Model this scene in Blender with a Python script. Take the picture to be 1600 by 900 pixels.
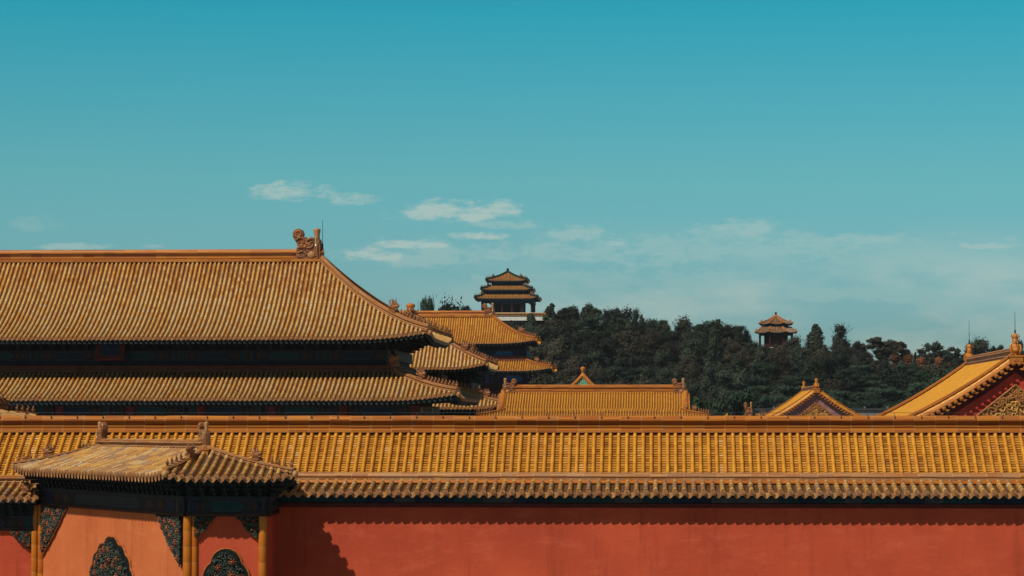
import bpy, math, random
from math import sin, cos, tan, pi, radians, sqrt, atan
from mathutils import Vector, Matrix
random.seed(11)
for o in list(bpy.data.objects): bpy.data.objects.remove(o)
sc = bpy.context.scene
COL = sc.collection

# ---------------------------------------------------------------- camera
CAMZ = 9.0; F = 4100.0; PITCH = atan(202/F); YAW = atan(230/F)
cd = bpy.data.cameras.new('camera'); cam = bpy.data.objects.new('camera', cd); COL.objects.link(cam)
cam.location = (0, 0, CAMZ); cam.rotation_euler = (pi/2+PITCH, 0, YAW)
cd.sensor_width = 36; cd.lens = F/1600*36; cd.clip_start = .5; cd.clip_end = 20000
sc.camera = cam
# ---------------------------------------------------------------- exposure / sun / sky
sc.view_settings.view_transform = 'Standard'; sc.view_settings.look = 'None'
sc.view_settings.gamma = 1; sc.view_settings.use_curve_mapping = False
sc.view_settings.exposure = -0.12
SUN_AZ = radians(38); SUN_EL = radians(50)          # azimuth: to the left of straight behind the camera
tosun = Vector((-sin(SUN_AZ)*cos(SUN_EL), -cos(SUN_AZ)*cos(SUN_EL), sin(SUN_EL)))
sd = bpy.data.lights.new('sun', 'SUN'); sd.energy = 4.6; sd.angle = radians(.53); sd.color = (1, .90, .76)
so = bpy.data.objects.new('sun', sd); COL.objects.link(so)
so.rotation_euler = tosun.to_track_quat('Z', 'Y').to_euler(); so.location = (0, 0, 60)
wd = bpy.data.worlds.new("World"); sc.world = wd; wd.use_nodes = True
SKY_STRENGTH = 0.10

def raydir(px, py):
    a, p = YAW, PITCH
    Fw = Vector((-sin(a)*cos(p), cos(a)*cos(p), sin(p))); R = Vector((cos(a), sin(a), 0)); U = R.cross(Fw)
    return Fw + R*((px-800)/F) + U*((450-py)/F)
def at(px, py, Y):
    d = raydir(px, py); return Vector((d.x/d.y*Y, Y, CAMZ + d.z/d.y*Y))
def X(px, Y): return at(px, 652, Y).x
def Z(py, Y, px=800): return at(px, py, Y).z

# world nodes ------------------------------------------------------
nt = wd.node_tree; N = nt.nodes; Lk = nt.links; N.clear()
def wn(t, **k):
    n = N.new(t)
    for a, b in k.items(): setattr(n, a, b)
    return n
def wm(op, a, b=None, c=None, clamp=False):
    n = wn('ShaderNodeMath', operation=op, use_clamp=clamp)
    for i, v in enumerate((a, b, c)):
        if v is None: continue
        if isinstance(v, (int, float)): n.inputs[i].default_value = v
        else: Lk.new(v, n.inputs[i])
    return n.outputs[0]
out = wn('ShaderNodeOutputWorld'); bg = wn('ShaderNodeBackground'); Lk.new(bg.outputs[0], out.inputs[0])
sky = wn('ShaderNodeTexSky', sky_type='NISHITA'); sky.sun_disc = False
sky.sun_elevation = SUN_EL; sky.sun_rotation = math.atan2(tosun.x, tosun.y)
sky.altitude = 50; sky.air_density = 1.0; sky.dust_density = 1.2; sky.ozone_density = 1.5
tc = wn('ShaderNodeTexCoord'); sx = wn('ShaderNodeSeparateXYZ'); Lk.new(tc.outputs['Generated'], sx.inputs[0])
ydir = wm('MAXIMUM', sx.outputs[1], .05)
U_ = wm('DIVIDE', sx.outputs[0], ydir); V_ = wm('DIVIDE', sx.outputs[2], ydir)
ramp = wn('ShaderNodeValToRGB'); Lk.new(wm('MULTIPLY', sx.outputs[2], 4.0, clamp=True), ramp.inputs[0])
SKY_TINT = [(0.0, (.52, .78, .92)), (.16, (.449, .83, .985)), (.36, (.36, .885, .88)), (.62, (.100, .872, .87)), (.85, (.16, .26, .26)), (1.0, (.20, .20, .19))]
el = ramp.color_ramp.elements
while len(el) < len(SKY_TINT): el.new(.5)
for e, (p_, c_) in zip(el, SKY_TINT): e.position = p_; e.color = (*c_, 1)
SKYMODE = wn('ShaderNodeMixRGB', blend_type='MULTIPLY'); SKYMODE.inputs[0].default_value = 1
Lk.new(sky.outputs[0], SKYMODE.inputs[1]); Lk.new(ramp.outputs[0], SKYMODE.inputs[2])
# clouds: soft flat bottomed puffs low over the horizon
comb = wn('ShaderNodeCombineXYZ'); Lk.new(U_, comb.inputs[0]); Lk.new(wm('MULTIPLY', V_, 2.6), comb.inputs[1])
def noise(scale, det=6, rough=.6, off=0):
    m = wn('ShaderNodeVectorMath', operation='ADD'); Lk.new(comb.outputs[0], m.inputs[0]); m.inputs[1].default_value = (off, off*.7, off*.3)
    n = wn('ShaderNodeTexNoise'); n.inputs['Scale'].default_value = scale; n.inputs['Detail'].default_value = det; n.inputs['Roughness'].default_value = rough
    Lk.new(m.outputs[0], n.inputs['Vector']); return n.outputs[0]
nA = noise(62, 8, .64); nB = noise(16, 6, .55, 3.1); nC = noise(230, 4, .6, 9)
cl = None
for (cx, cy, rx, ry, op) in [(455, 303, 58, 17, .30), (553, 314, 50, 12, .26), (718, 334, 88, 20, .36), (790, 352, 62, 10, .16), (588, 401, 46, 15, .34), (640, 384, 62, 9, .34),
                             (745, 371, 42, 8, .36), (905, 368, 42, 18, .20), (960, 381, 26, 6, .22), (1165, 360, 60, 17, .20), (1350, 374, 66, 13, .18),
                             (1530, 385, 100, 8, .24), (60, 352, 46, 16, .08), (115, 386, 60, 6, .20), (235, 386, 26, 4, .14), (860, 395, 80, 22, .16), (700, 402, 150, 26, .16), (1130, 392, 300, 36, .15), (1450, 400, 220, 34, .13), (1000, 440, 260, 22, .10), (1330, 462, 260, 18, .10)]:
    d = raydir(cx, cy); u0 = d.x/d.y; v0 = d.z/d.y
    du = wm('DIVIDE', wm('SUBTRACT', U_, u0), rx*1.2/F); dv = wm('DIVIDE', wm('SUBTRACT', V_, v0), ry*1.2/F)
    dv = wm('MULTIPLY', dv, wm('ADD', 1, wm('MULTIPLY', wm('LESS_THAN', dv, 0), .7)))
    r2 = wm('ADD', wm('MULTIPLY', du, du), wm('MULTIPLY', dv, dv))
    q = wm('ADD', wm('SUBTRACT', 1, r2), wm('MULTIPLY', wm('SUBTRACT', nA, .5), 4.2))
    q = wm('ADD', q, wm('MULTIPLY', wm('SUBTRACT', nC, .5), 1.8))
    m = wn('ShaderNodeMapRange', interpolation_type='SMOOTHSTEP'); Lk.new(q, m.inputs[0])
    m.inputs[1].default_value = -.1; m.inputs[2].default_value = 1.15; m.inputs[3].default_value = 0; m.inputs[4].default_value = op*1.12
    cl = m.outputs[0] if cl is None else wm('MAXIMUM', cl, m.outputs[0])
# broad thin veil
vel = wn('ShaderNodeMapRange', interpolation_type='SMOOTHSTEP'); Lk.new(nB, vel.inputs[0]); vel.inputs[1].default_value = .36; vel.inputs[2].default_value = .68
bandm = wn('ShaderNodeMapRange', interpolation_type='SMOOTHSTEP'); Lk.new(V_, bandm.inputs[0]); bandm.inputs[1].default_value = .078; bandm.inputs[2].default_value = .050
side = wn('ShaderNodeMapRange', interpolation_type='SMOOTHSTEP'); Lk.new(U_, side.inputs[0]); side.inputs[1].default_value = -.15; side.inputs[2].default_value = .0
veil = wm('MULTIPLY', wm('MULTIPLY', vel.outputs[0], bandm.outputs[0]), wm('MULTIPLY', side.outputs[0], .30))
cl = wm('MULTIPLY', wm('MAXIMUM', cl, veil), wm('GREATER_THAN', sx.outputs[1], .1))
cmix = wn('ShaderNodeMixRGB'); Lk.new(cl, cmix.inputs[0]); Lk.new(SKYMODE.outputs[0], cmix.inputs[1])
CLOUD = (.78/SKY_STRENGTH, .74/SKY_STRENGTH, .60/SKY_STRENGTH, 1); cmix.inputs[2].default_value = CLOUD
Lk.new(cmix.outputs[0], bg.inputs[0]); bg.inputs[1].default_value = SKY_STRENGTH

# ---------------------------------------------------------------- materials
def newmat(name):
    m = bpy.data.materials.new(name); m.use_nodes = True
    return m, m.node_tree, m.node_tree.nodes['Principled BSDF']
def ramp_node(t, stops, src):
    r = t.nodes.new('ShaderNodeValToRGB'); e = r.color_ramp.elements
    while len(e) < len(stops): e.new(.5)
    for q, (p, c) in zip(e, stops): q.position = p; q.color = (*c, 1)
    t.links.new(src, r.inputs[0]); return r.outputs[0]
def noise_node(t, scale, detail=4, rough=.6, coord='Object', stretch=None):
    c = t.nodes.new('ShaderNodeTexCoord'); n = t.nodes.new('ShaderNodeTexNoise')
    n.inputs['Scale'].default_value = scale; n.inputs['Detail'].default_value = detail; n.inputs['Roughness'].default_value = rough
    src = c.outputs[coord]
    if stretch:
        mp = t.nodes.new('ShaderNodeMapping'); mp.inputs['Scale'].default_value = stretch
        t.links.new(src, mp.inputs[0]); src = mp.outputs[0]
    t.links.new(src, n.inputs['Vector']); return n.outputs[0]
def mixc(t, fac, a, b, mode='MIX'):
    m = t.nodes.new('ShaderNodeMixRGB'); m.blend_type = mode
    for i, v in enumerate((fac, a, b)):
        if isinstance(v, (int, float)): m.inputs[i].default_value = v
        elif isinstance(v, tuple): m.inputs[i].default_value = (*v, 1)
        else: t.links.new(v, m.inputs[i])
    return m.outputs[0]
def rng(t, src, a, b, c=0., d=1.):
    m = t.nodes.new('ShaderNodeMapRange'); t.links.new(src, m.inputs[0])
    for i, v in enumerate((a, b, c, d)): m.inputs[i+1].default_value = v
    return m.outputs[0]
def attr(t, name='var'):
    a = t.nodes.new('ShaderNodeAttribute'); a.attribute_name = name; return a.outputs['Fac']
def bump(t, bs, src, strength, dist):
    b = t.nodes.new('ShaderNodeBump'); b.inputs['Strength'].default_value = strength; b.inputs['Distance'].default_value = dist
    t.links.new(src, b.inputs['Height']); t.links.new(b.outputs[0], bs.inputs['Normal'])
def glaze(name, stops, worn=(.30, .20, .11), amt=.5, lo=.45, hi=.62, rough=.38, scale=2.2):
    m, t, b = newmat(name)
    c = ramp_node(t, stops, attr(t))
    n1 = noise_node(t, scale, 8, .7); n2 = noise_node(t, scale*9, 4, .7)
    f = rng(t, mixc(t, .45, n1, n2), lo, hi, 0, amt)
    c = mixc(t, f, c, worn)
    c = mixc(t, rng(t, n2, .3, .75, 0, .35), c, (.22, .09, .03))
    t.links.new(c, b.inputs['Base Color'])
    t.links.new(rng(t, n2, .3, .7, rough-.08, rough+.25), b.inputs['Roughness'])
    b.inputs['Specular IOR Level'].default_value = .3
    bump(t, b, n2, .25, .01)
    return m
def plain(name, col, rough=.7, var=.25, scale=3, stretch=None, bmp=.15, metallic=0):
    m, t, b = newmat(name)
    n = noise_node(t, scale, 6, .65, stretch=stretch)
    d = tuple(v*(1-var) for v in col); l = tuple(min(1, v*(1+var)) for v in col)
    t.links.new(ramp_node(t, [(.3, d), (.7, l)], n), b.inputs['Base Color'])
    b.inputs['Roughness'].default_value = rough; b.inputs['Metallic'].default_value = metallic
    b.inputs['Specular IOR Level'].default_value = .12
    if bmp: bump(t, b, n, bmp, .02)
    return m
def varmat(name, stops, rough=.6):
    m, t, b = newmat(name)
    c = ramp_node(t, stops, attr(t)); n = noise_node(t, 6, 5, .7)
    t.links.new(mixc(t, rng(t, n, .35, .75, 0, .45), c, (.03, .022, .02)), b.inputs['Base Color'])
    b.inputs['Roughness'].default_value = rough; b.inputs['Specular IOR Level'].default_value = .25
    return m
M = {}
GOLD = [(0, (.44, .155, .016)), (.35, (.57, .235, .020)), (.7, (.66, .31, .026)), (1, (.72, .37, .05))]
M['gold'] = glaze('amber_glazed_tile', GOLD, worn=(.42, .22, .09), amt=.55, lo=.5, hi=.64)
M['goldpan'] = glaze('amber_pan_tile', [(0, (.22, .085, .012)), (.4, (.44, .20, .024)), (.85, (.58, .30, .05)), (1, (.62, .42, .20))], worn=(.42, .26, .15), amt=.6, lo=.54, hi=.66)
M['goldpanshade'] = glaze('amber_pan_tile_shaded', [(0, (.16, .06, .012)), (1, (.32, .14, .02))], worn=(.25, .13, .05), amt=.5)  # amber pan darkened: the tubes' shadow is put into the colour, distant roofs
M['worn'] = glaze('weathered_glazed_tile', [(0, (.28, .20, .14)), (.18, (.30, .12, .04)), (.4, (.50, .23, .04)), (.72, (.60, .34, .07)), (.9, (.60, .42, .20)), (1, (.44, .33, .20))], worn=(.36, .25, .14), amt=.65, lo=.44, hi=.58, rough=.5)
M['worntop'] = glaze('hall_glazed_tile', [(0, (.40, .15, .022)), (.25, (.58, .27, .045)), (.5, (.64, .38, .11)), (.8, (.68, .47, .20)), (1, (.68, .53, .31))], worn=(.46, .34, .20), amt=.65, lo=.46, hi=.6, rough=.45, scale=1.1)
M['wornpanshade'] = glaze('weathered_shaded_pan_tile', [(0, (.08, .035, .012)), (.5, (.18, .09, .028)), (1, (.32, .18, .07))], worn=(.20, .15, .10), amt=.7, lo=.42, hi=.6, rough=.55)  # weathered tones, darkened further to paint in shade between the tubes
M['end'] = glaze('tile_end_glaze', [(0, (.20, .075, .03)), (.5, (.40, .17, .05)), (1, (.58, .28, .09))], worn=(.26, .17, .12), amt=.5)
M['ridge'] = glaze('ridge_glaze', [(0, (.30, .085, .012)), (.5, (.44, .145, .016)), (.92, (.52, .20, .025)), (1, (.56, .30, .13))], worn=(.32, .17, .08), amt=.45, lo=.48, hi=.62)
M['ridgeworn'] = glaze('worn_ridge_glaze', [(0, (.26, .08, .02)), (.5, (.42, .16, .035)), (1, (.50, .27, .10))], worn=(.30, .20, .12), amt=.7, lo=.42, hi=.6)
M['beast'] = glaze('beast_glaze', [(0, (.22, .07, .02)), (1, (.42, .16, .04))], worn=(.10, .06, .05), amt=.7, lo=.42, hi=.56, scale=5)
M['orangecol'] = glaze('column_glaze', [(0, (.38, .095, .003)), (1, (.50, .15, .005))], worn=(.4, .15, .03), amt=.2, lo=.5, hi=.7, rough=.25)
M['green_tile'] = glaze('green_glazed_tile', [(0, (.03, .20, .13)), (1, (.10, .35, .24))], worn=(.2, .3, .25), amt=.4)
def plaster(name, col, dark, pale):
    m, t, b = newmat(name)
    n1 = noise_node(t, .45, 6, .6); n2 = noise_node(t, 2.2, 8, .7, stretch=(.6, .6, 1.6)); n3 = noise_node(t, 30, 4, .7)
    c = mixc(t, rng(t, n1, .35, .7), col, dark); c = mixc(t, rng(t, n2, .50, .72, 0, .6), c, pale)
    n4 = noise_node(t, 1.1, 7, .72, stretch=(2.4, 2.4, .22)); c = mixc(t, rng(t, n4, .52, .70, 0, .48), c, tuple(v*.62 for v in dark))
    n5 = noise_node(t, 9, 5, .75); c = mixc(t, rng(t, n5, .60, .72, 0, .4), c, dark)
    t.links.new(c, b.inputs['Base Color']); b.inputs['Roughness'].default_value = .85; b.inputs['Specular IOR Level'].default_value = .15
    bump(t, b, mixc(t, .3, n2, n3), .5, .03); return m
M['red'] = plaster('red_lime_plaster', (.50, .080, .034), (.38, .056, .028), (.56, .115, .055))
M['orange'] = plaster('orange_plaster', (.53, .145, .048), (.47, .115, .038), (.58, .18, .07))  # more orange than the red plaster, for the splay face
M['darkpan'] = glaze('gap_shade_pan_tile', [(0, (.08, .028, .010)), (1, (.24, .11, .03))], worn=(.10, .07, .05), amt=.5)  # shade of the deep gaps between tubes painted into the pan colour
M['farroof'] = glaze('dull_amber_tile', [(0, (.34, .15, .03)), (1, (.52, .26, .06))], worn=(.30, .18, .09), amt=.5)
M['fartan'] = glaze('weathered_tan_tile', [(0, (.13, .08, .045)), (1, (.28, .18, .10))], worn=(.20, .17, .13), amt=.6)
M['farhip'] = plain('dark_green_ridge', (.022, .045, .042), .6, .4, 3, bmp=0)
M['fardark'] = plain('dark_column_paint', (.040, .012, .012), .6, .3, 3, bmp=0)
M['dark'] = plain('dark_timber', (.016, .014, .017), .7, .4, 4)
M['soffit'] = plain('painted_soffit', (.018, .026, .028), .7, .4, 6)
M['rafter'] = plain('rafter_end_paint', (.13, .16, .18), .6, .3, 5)
M['bracket'] = plain('bracket_paint', (.020, .025, .026), .6, .6, 8)
M['frieze'] = plain('painted_beam', (.020, .018, .024), .6, .4, 3)
M['blue'] = plain('blue_paint', (.009, .018, .040), .5, .35, 4)
M['brightblue'] = plain('fresh_blue_paint', (.012, .075, .20), .5, .35, .8)
M['teal'] = plain('teal_glaze', (.007, .030, .036), .35, .3, 5)
M['pale'] = plain('pale_painted_line', (.045, .048, .055), .6, .3, 5)
M['ochre'] = plain('ochre_paint', (.055, .024, .014), .6, .4, 5)
M['darkred'] = plain('dark_red_timber', (.09, .018, .016), .6, .3, 3)
M['boardred'] = plain('name_board_red', (.085, .024, .018), .5, .3, 3)
M['boardblue'] = plain('name_board_blue', (.02, .03, .055), .5, .3, 3)
M['shaderidge'] = plain('shade_darkened_ridge_tile', (.13, .05, .03), .6, .3, 2)  # ridge glaze darkened: shade under the upper eave is put into the colour
M['gablered'] = plain('gable_red_paint', (.42, .045, .03), .55, .25, 2.5)
M['mauve'] = plain('faded_gable_paint', (.24, .12, .13), .7, .35, 2.5)
M['gilt'] = plain('gilded_relief', (.52, .28, .07), .38, .35, 7, metallic=.2)
M['bronze'] = plain('dull_gilded_relief', (.30, .13, .04), .5, .4, 5)
M['leaf'] = varmat('green_glazed_leaf', [(0, (.010, .017, .015)), (.5, (.026, .046, .038)), (1, (.15, .18, .14))], .35)
M['flower'] = varmat('amber_glazed_flower', [(0, (.10, .026, .012)), (1, (.32, .095, .032))], .35)
M['plate'] = plain('relief_ground', (.009, .014, .014), .5, .4, 8)
M['edging'] = plain('relief_edging', (.32, .10, .03), .4, .35, 9)
M['metal'] = plain('dark_metal', (.05, .06, .07), .4, .2, 3, bmp=0)
M['white'] = plain('white_marble', (.62, .62, .56), .7, .12, 1)
M['greywall'] = plain('grey_brick_wall', (.16, .16, .15), .9, .15, 1)
M['brass'] = plain('pale_brass_clasp', (.7, .6, .35), .3, .1, 3, metallic=.6)
M['ground'] = plain('stone_paving', (.26, .25, .23), .9, .2, .3)
M['hill'] = plain('wooded_hill_soil', (.014, .017, .010), .95, .4, .08)
M['bark'] = plain('bark', (.06, .045, .035), .9, .3, 3)
def leafmat(name, c0, c1):
    m, t, b = newmat(name)
    oi = t.nodes.new('ShaderNodeObjectInfo')
    n = noise_node(t, .35, 3, .6, 'Object')
    c = ramp_node(t, [(0, c0), (1, c1)], mixc(t, .5, attr(t), n))
    hs = t.nodes.new('ShaderNodeHueSaturation'); t.links.new(c, hs.inputs['Color'])
    t.links.new(rng(t, oi.outputs['Random'], 0, 1, .50, 1.55), hs.inputs['Value'])
    t.links.new(hs.outputs[0], b.inputs['Base Color']); b.inputs['Roughness'].default_value = .7; b.inputs['Specular IOR Level'].default_value = .1
    return m
M['leafdark'] = leafmat('evergreen_leaves', (.012, .018, .013), (.046, .058, .037))
M['leafgreen'] = leafmat('bright_green_leaves', (.013, .026, .012), (.046, .082, .032))
M['leafbrown'] = leafmat('bronzed_leaves', (.018, .018, .013), (.060, .052, .033))
M['leafrust'] = leafmat('rust_leaves', (.07, .028, .012), (.26, .095, .035))
M['leafpine'] = leafmat('pine_needles', (.009, .020, .015), (.038, .064, .038))

# ---------------------------------------------------------------- mesh builder
class MB:
    def __init__(s): s.v = []; s.f = []; s.m = []; s.a = []; s.s = []
    def face(s, pts, mat=0, var=.5, smooth=False):
        i = len(s.v); s.v.extend(pts); s.f.append(tuple(range(i, i+len(pts)))); s.m.append(mat); s.a.append(var); s.s.append(smooth)
    def grid(s, rows, mat=0, var=.5, smooth=True, closed=False):
        i = len(s.v); n = len(rows[0])
        for r in rows: s.v.extend(r)
        for a in range(len(rows)-1):
            for b in range(n if closed else n-1):
                c = (b+1) % n
                s.f.append((i+a*n+b, i+a*n+c, i+(a+1)*n+c, i+(a+1)*n+b)); s.m.append(mat); s.a.append(var); s.s.append(smooth)
    def idx(s, vs, fs, mat=0, var=.5, smooth=False):
        i = len(s.v); s.v.extend(vs)
        for f in fs: s.f.append(tuple(i+k for k in f)); s.m.append(mat); s.a.append(var); s.s.append(smooth)
    def box(s, c, size, mat=0, var=.5, ax=None):
        ex, ey, ez = ax if ax else (Vector((1, 0, 0)), Vector((0, 1, 0)), Vector((0, 0, 1)))
        c = Vector(c); hx, hy, hz = size[0]/2, size[1]/2, size[2]/2
        vs = [c+ex*(hx*a)+ey*(hy*b)+ez*(hz*d) for d in (-1, 1) for (a, b) in ((-1, -1), (1, -1), (1, 1), (-1, 1))]
        s.idx(vs, [(3, 2, 1, 0), (4, 5, 6, 7), (0, 1, 5, 4), (1, 2, 6, 5), (2, 3, 7, 6), (3, 0, 4, 7)], mat, var)
    def prism(s, poly, z0, z1, mat=0, var=.5):        # poly list of (x,y), counter clockwise
        n = len(poly); vs = [Vector((p[0], p[1], z0)) for p in poly]+[Vector((p[0], p[1], z1)) for p in poly]
        s.idx(vs, [tuple(reversed(range(n))), tuple(range(n, 2*n))]+[(i, (i+1) % n, n+(i+1) % n, n+i) for i in range(n)], mat, var)
    def tube(s, path, radii, n=8, mat=0, var=.5, cap=True):
        rows = []
        for k, p in enumerate(path):
            d = (path[min(k+1, len(path)-1)]-path[max(k-1, 0)]); d = d.normalized() if d.length > 1e-9 else Vector((0, 0, 1))
            u = d.cross(Vector((0, 1, 0.01))); u = u.normalized() if u.length > 1e-6 else Vector((1, 0, 0)); w = d.cross(u)
            r = radii[k] if isinstance(radii, (list, tuple)) else radii
            rows.append([p+u*(r*cos(2*pi*j/n))+w*(r*sin(2*pi*j/n)) for j in range(n)])
        s.grid(rows, mat, var, True, True)
        if cap: s.face(list(reversed(rows[0])), mat, var); s.face(rows[-1], mat, var)
    def blob(s, c, r, mat=0, var=.5, rot=None, smooth=True):
        c = Vector(c); vs = []
        for p in ICO_V:
            q = Vector((p[0]*r[0], p[1]*r[1], p[2]*r[2]))
            if rot: q = rot @ q
            vs.append(c+q)
        s.idx(vs, ICO_F, mat, var, smooth)
    def build(s, name, mats, parent=None):
        me = bpy.data.meshes.new(name); me.from_pydata([tuple(v) for v in s.v], [], s.f)
        if not isinstance(mats, (list, tuple)): mats = [mats]
        for m in mats: me.materials.append(M[m])
        me.polygons.foreach_set('material_index', s.m); me.polygons.foreach_set('use_smooth', s.s)
        at_ = me.attributes.new('var', 'FLOAT', 'FACE'); at_.data.foreach_set('value', s.a)
        me.update(); o = bpy.data.objects.new(name, me); COL.objects.link(o)
        if parent: link(o, parent)
        return o
def _ico():
    import bmesh
    b = bmesh.new(); bmesh.ops.create_icosphere(b, subdivisions=2, radius=1)
    v = [tuple(x.co) for x in b.verts]; f = [tuple(x.index for x in q.verts) for q in b.faces]; b.free(); return v, f
ICO_V, ICO_F = _ico()
def link(o, parent):
    o.parent = parent; bpy_w = Matrix.Identity(4); q = parent; chain = []
    while q: chain.append(q); q = q.parent
    for q in reversed(chain): bpy_w = bpy_w @ (q.matrix_parent_inverse if q.parent else Matrix.Identity(4)) @ Matrix.LocRotScale(q.location, q.rotation_euler, q.scale)
    o.matrix_parent_inverse = bpy_w.inverted()
def tag(o, label=None, cat=None, group=None, kind=None):
    for k, v in (('label', label), ('category', cat), ('group', group), ('kind', kind)):
        if v: o[k] = v
    return o
def thing(name, loc, label, cat, group=None):
    o = bpy.data.objects.new(name, None); COL.objects.link(o); o.location = loc; o.empty_display_size = .2
    return tag(o, label, cat, group)
def place(mesh, name, loc, rz=0, scl=1, parent=None, rot=None):
    o = bpy.data.objects.new(name, mesh); COL.objects.link(o)
    o.location = loc; o.rotation_euler = rot if rot else (0, 0, rz); o.scale = (scl,)*3 if isinstance(scl, (int, float)) else scl
    if parent: link(o, parent)
    return o

# ---------------------------------------------------------------- roofs
def curve(H, k=.5): return lambda w: H*((1-k)*w+k*w*w)
UP = Vector((0, 0, 1))
TUBEH = 1.5
class Facet:
    """one roof slope: eave P0->P1 (plan), inward unit vector, run R, plan insets a,b at the top"""
    def __init__(s, P0, P1, inw, R, a, b, z0, zf, lift=0, ll=3, zs=0):
        s.P0 = Vector((P0[0], P0[1], 0)); P1 = Vector((P1[0], P1[1], 0)); s.e = (P1-s.P0); s.L = s.e.length; s.e.normalize()
        s.inw = Vector((inw[0], inw[1], 0)).normalized(); s.R = R; s.a = a; s.b = b; s.z0 = z0; s.zf = zf; s.lift = lift; s.ll = ll; s.zs = zs
    def P(s, q, w, h=0):
        ww = max(0, w); d1 = q-s.a*ww if s.a > .01 else 99; d2 = s.L-s.b*ww-q if s.b > .01 else 99; d = max(0, min(d1, d2))
        z = s.z0+s.zs*q/s.L+s.zf(ww)+(w-ww)*s.R*.3+s.lift*max(0, 1-d/s.ll)**2*(1-min(1, ww))**1.5
        p = s.P0+s.e*q+s.inw*(s.R*w); p.z = z
        if h:
            dz = (s.zf(min(1, ww+.02))-s.zf(max(0, ww-.02)))/(.04*s.R) if 0 <= ww <= .98 else .4
            p += (UP-s.inw*dz).normalized()*h
        return p
    def wmax(s, q, wtop):
        w = wtop
        if s.a > .01: w = min(w, q/s.a)
        if s.b > .01: w = min(w, (s.L-q)/s.b)
        return max(0, w)
    def tiles(s, mb, sp, r, tile=.33, wtop=1, wbot=0, seg=6, pan=1, ends=True, step=.02, drip=.1, jit=.25, srange=None, hue=None):
        n = max(1, round(s.L/sp)); sp = s.L/n
        i0, i1 = 0, n
        if srange: i0 = max(0, int(srange[0]/sp)); i1 = min(n, int(srange[1]/sp)+1)
        for i in range(i0, i1+1):
            # pan strip centred between tubes
            if i < i1:
                qc = (i+.5)*sp; hw = sp*.5
                wm_ = max(s.wmax(qc-hw*.9, wtop), s.wmax(qc+hw*.9, wtop))
                nt_ = max(1, round((wm_-wbot)*s.R/(tile*pan))); dw = (wm_-wbot)/nt_
                bias = random.random()*.4
                for k in range(nt_):
                    wa = wbot+k*dw; wb = wa+dw; var = min(1, max(0, bias+random.random()*.6))
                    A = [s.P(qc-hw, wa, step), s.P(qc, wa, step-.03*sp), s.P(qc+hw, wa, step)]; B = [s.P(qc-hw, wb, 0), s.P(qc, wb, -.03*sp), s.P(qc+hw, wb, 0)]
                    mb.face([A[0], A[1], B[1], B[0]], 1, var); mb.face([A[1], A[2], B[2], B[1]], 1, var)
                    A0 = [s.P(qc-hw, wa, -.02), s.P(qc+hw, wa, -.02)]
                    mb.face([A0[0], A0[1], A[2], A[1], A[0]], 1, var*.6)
                if ends and wbot == 0 and drip:
                    w0 = -.006/s.R; pts = [s.P(qc-hw*.92, w0, .01)]
                    for k in range(7):
                        t = k/6; pts.append(s.P(qc-hw*.92+t*hw*1.84, w0, 0)-UP*(drip*(.25+.75*sin(pi*t)))-s.inw*.004)
                    pts.append(s.P(qc+hw*.92, w0, .01)); mb.face(pts, 2, random.random())
            q = i*sp; wt = s.wmax(q, wtop)
            if i == 0 or i == n:
                if (s.a > .01 and i == 0) or (s.b > .01 and i == n): continue
            if wt-wbot < .04: continue
            nt_ = max(1, round((wt-wbot)*s.R/tile)); dw = (wt-wbot)/nt_; tb = random.random()*.5; jt = random.gauss(0, .08)*r
            for k in range(nt_):
                wa = wbot+k*dw-(.06/s.R if k == 0 and wbot == 0 else 0); wb = wbot+(k+1)*dw
                var = min(1, max(0, tb*(1-jit)+.25+(random.random()-.5)*(.5+jit)))
                if hue: var = hue(var, (wa+wb)/2)
                rows = []; jq = jt+random.gauss(0, .012)*r
                for (w, rr) in ((wa, r*1.05), (wb, r*.95)):
                    row = []
                    for j in range(seg+1):
                        an = pi*j/seg; row.append(s.P(q+jq-rr*cos(an), w, rr*sin(an)*TUBEH+step*.5))
                    rows.append(row)
                mb.grid(rows, 0, var)
            if ends and wbot == 0:
                w0 = -.065/s.R; c = s.P(q, w0, r*.45); m_ = 10
                ring = [c+s.e*(r*1.08*cos(2*pi*j/m_))+UP*(r*1.08*sin(2*pi*j/m_)) for j in range(m_)]
                mb.face(ring, 2, .35+.6*random.random())
                if seg >= 6:
                    ri = [p_+(c-p_)*.35-s.inw*.012 for p_ in ring]
                    mb.face(ri, 2, random.random()*.25)
    def base(s, mb, wtop=1, wbot=0, h=-.03, mat=0, ns=24, nw=8, soff=0.0):
        rows = []
        for k in range(nw+1):
            w = wbot+(wtop-wbot)*k/nw; lo = s.a*w; hi = s.L-s.b*w
            rows.append([s.P(lo+(hi-lo)*j/ns, w, h) for j in range(ns+1)])
        mb.grid(rows, mat, .5)
    def rafters(s, mb, sp, size, inset, length, drop, mat=0, endmat=1, srange=None):
        n = max(2, round(s.L/sp))
        for i in range(n):
            q = (i+.5)*s.L/n
            if srange and not (srange[0] < q < srange[1]): continue
            w0 = inset/s.R; w1 = min(s.wmax(q, 1), (inset+length)/s.R)
            if w1 < w0+.01: continue
            a = s.P(q, w0, -drop); b = s.P(q, w1, -drop); h = size/2
            A = [a+s.e*x+UP*y for (x, y) in ((-h, -h), (h, -h), (h, h), (-h, h))]; B = [b+s.e*x+UP*y for (x, y) in ((-h, -h), (h, -h), (h, h), (-h, h))]
            mb.face(A, endmat, random.random())
            for k in range(4): mb.face([A[k], B[k], B[(k+1) % 4], A[(k+1) % 4]], mat)
    def hip(s, side, w0=0, w1=1, n=14, h=0):
        return [s.P(s.a*w if side == 0 else s.L-s.b*w, w)+UP*h for w in [w0+(w1-w0)*k/n for k in range(n+1)]]
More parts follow.
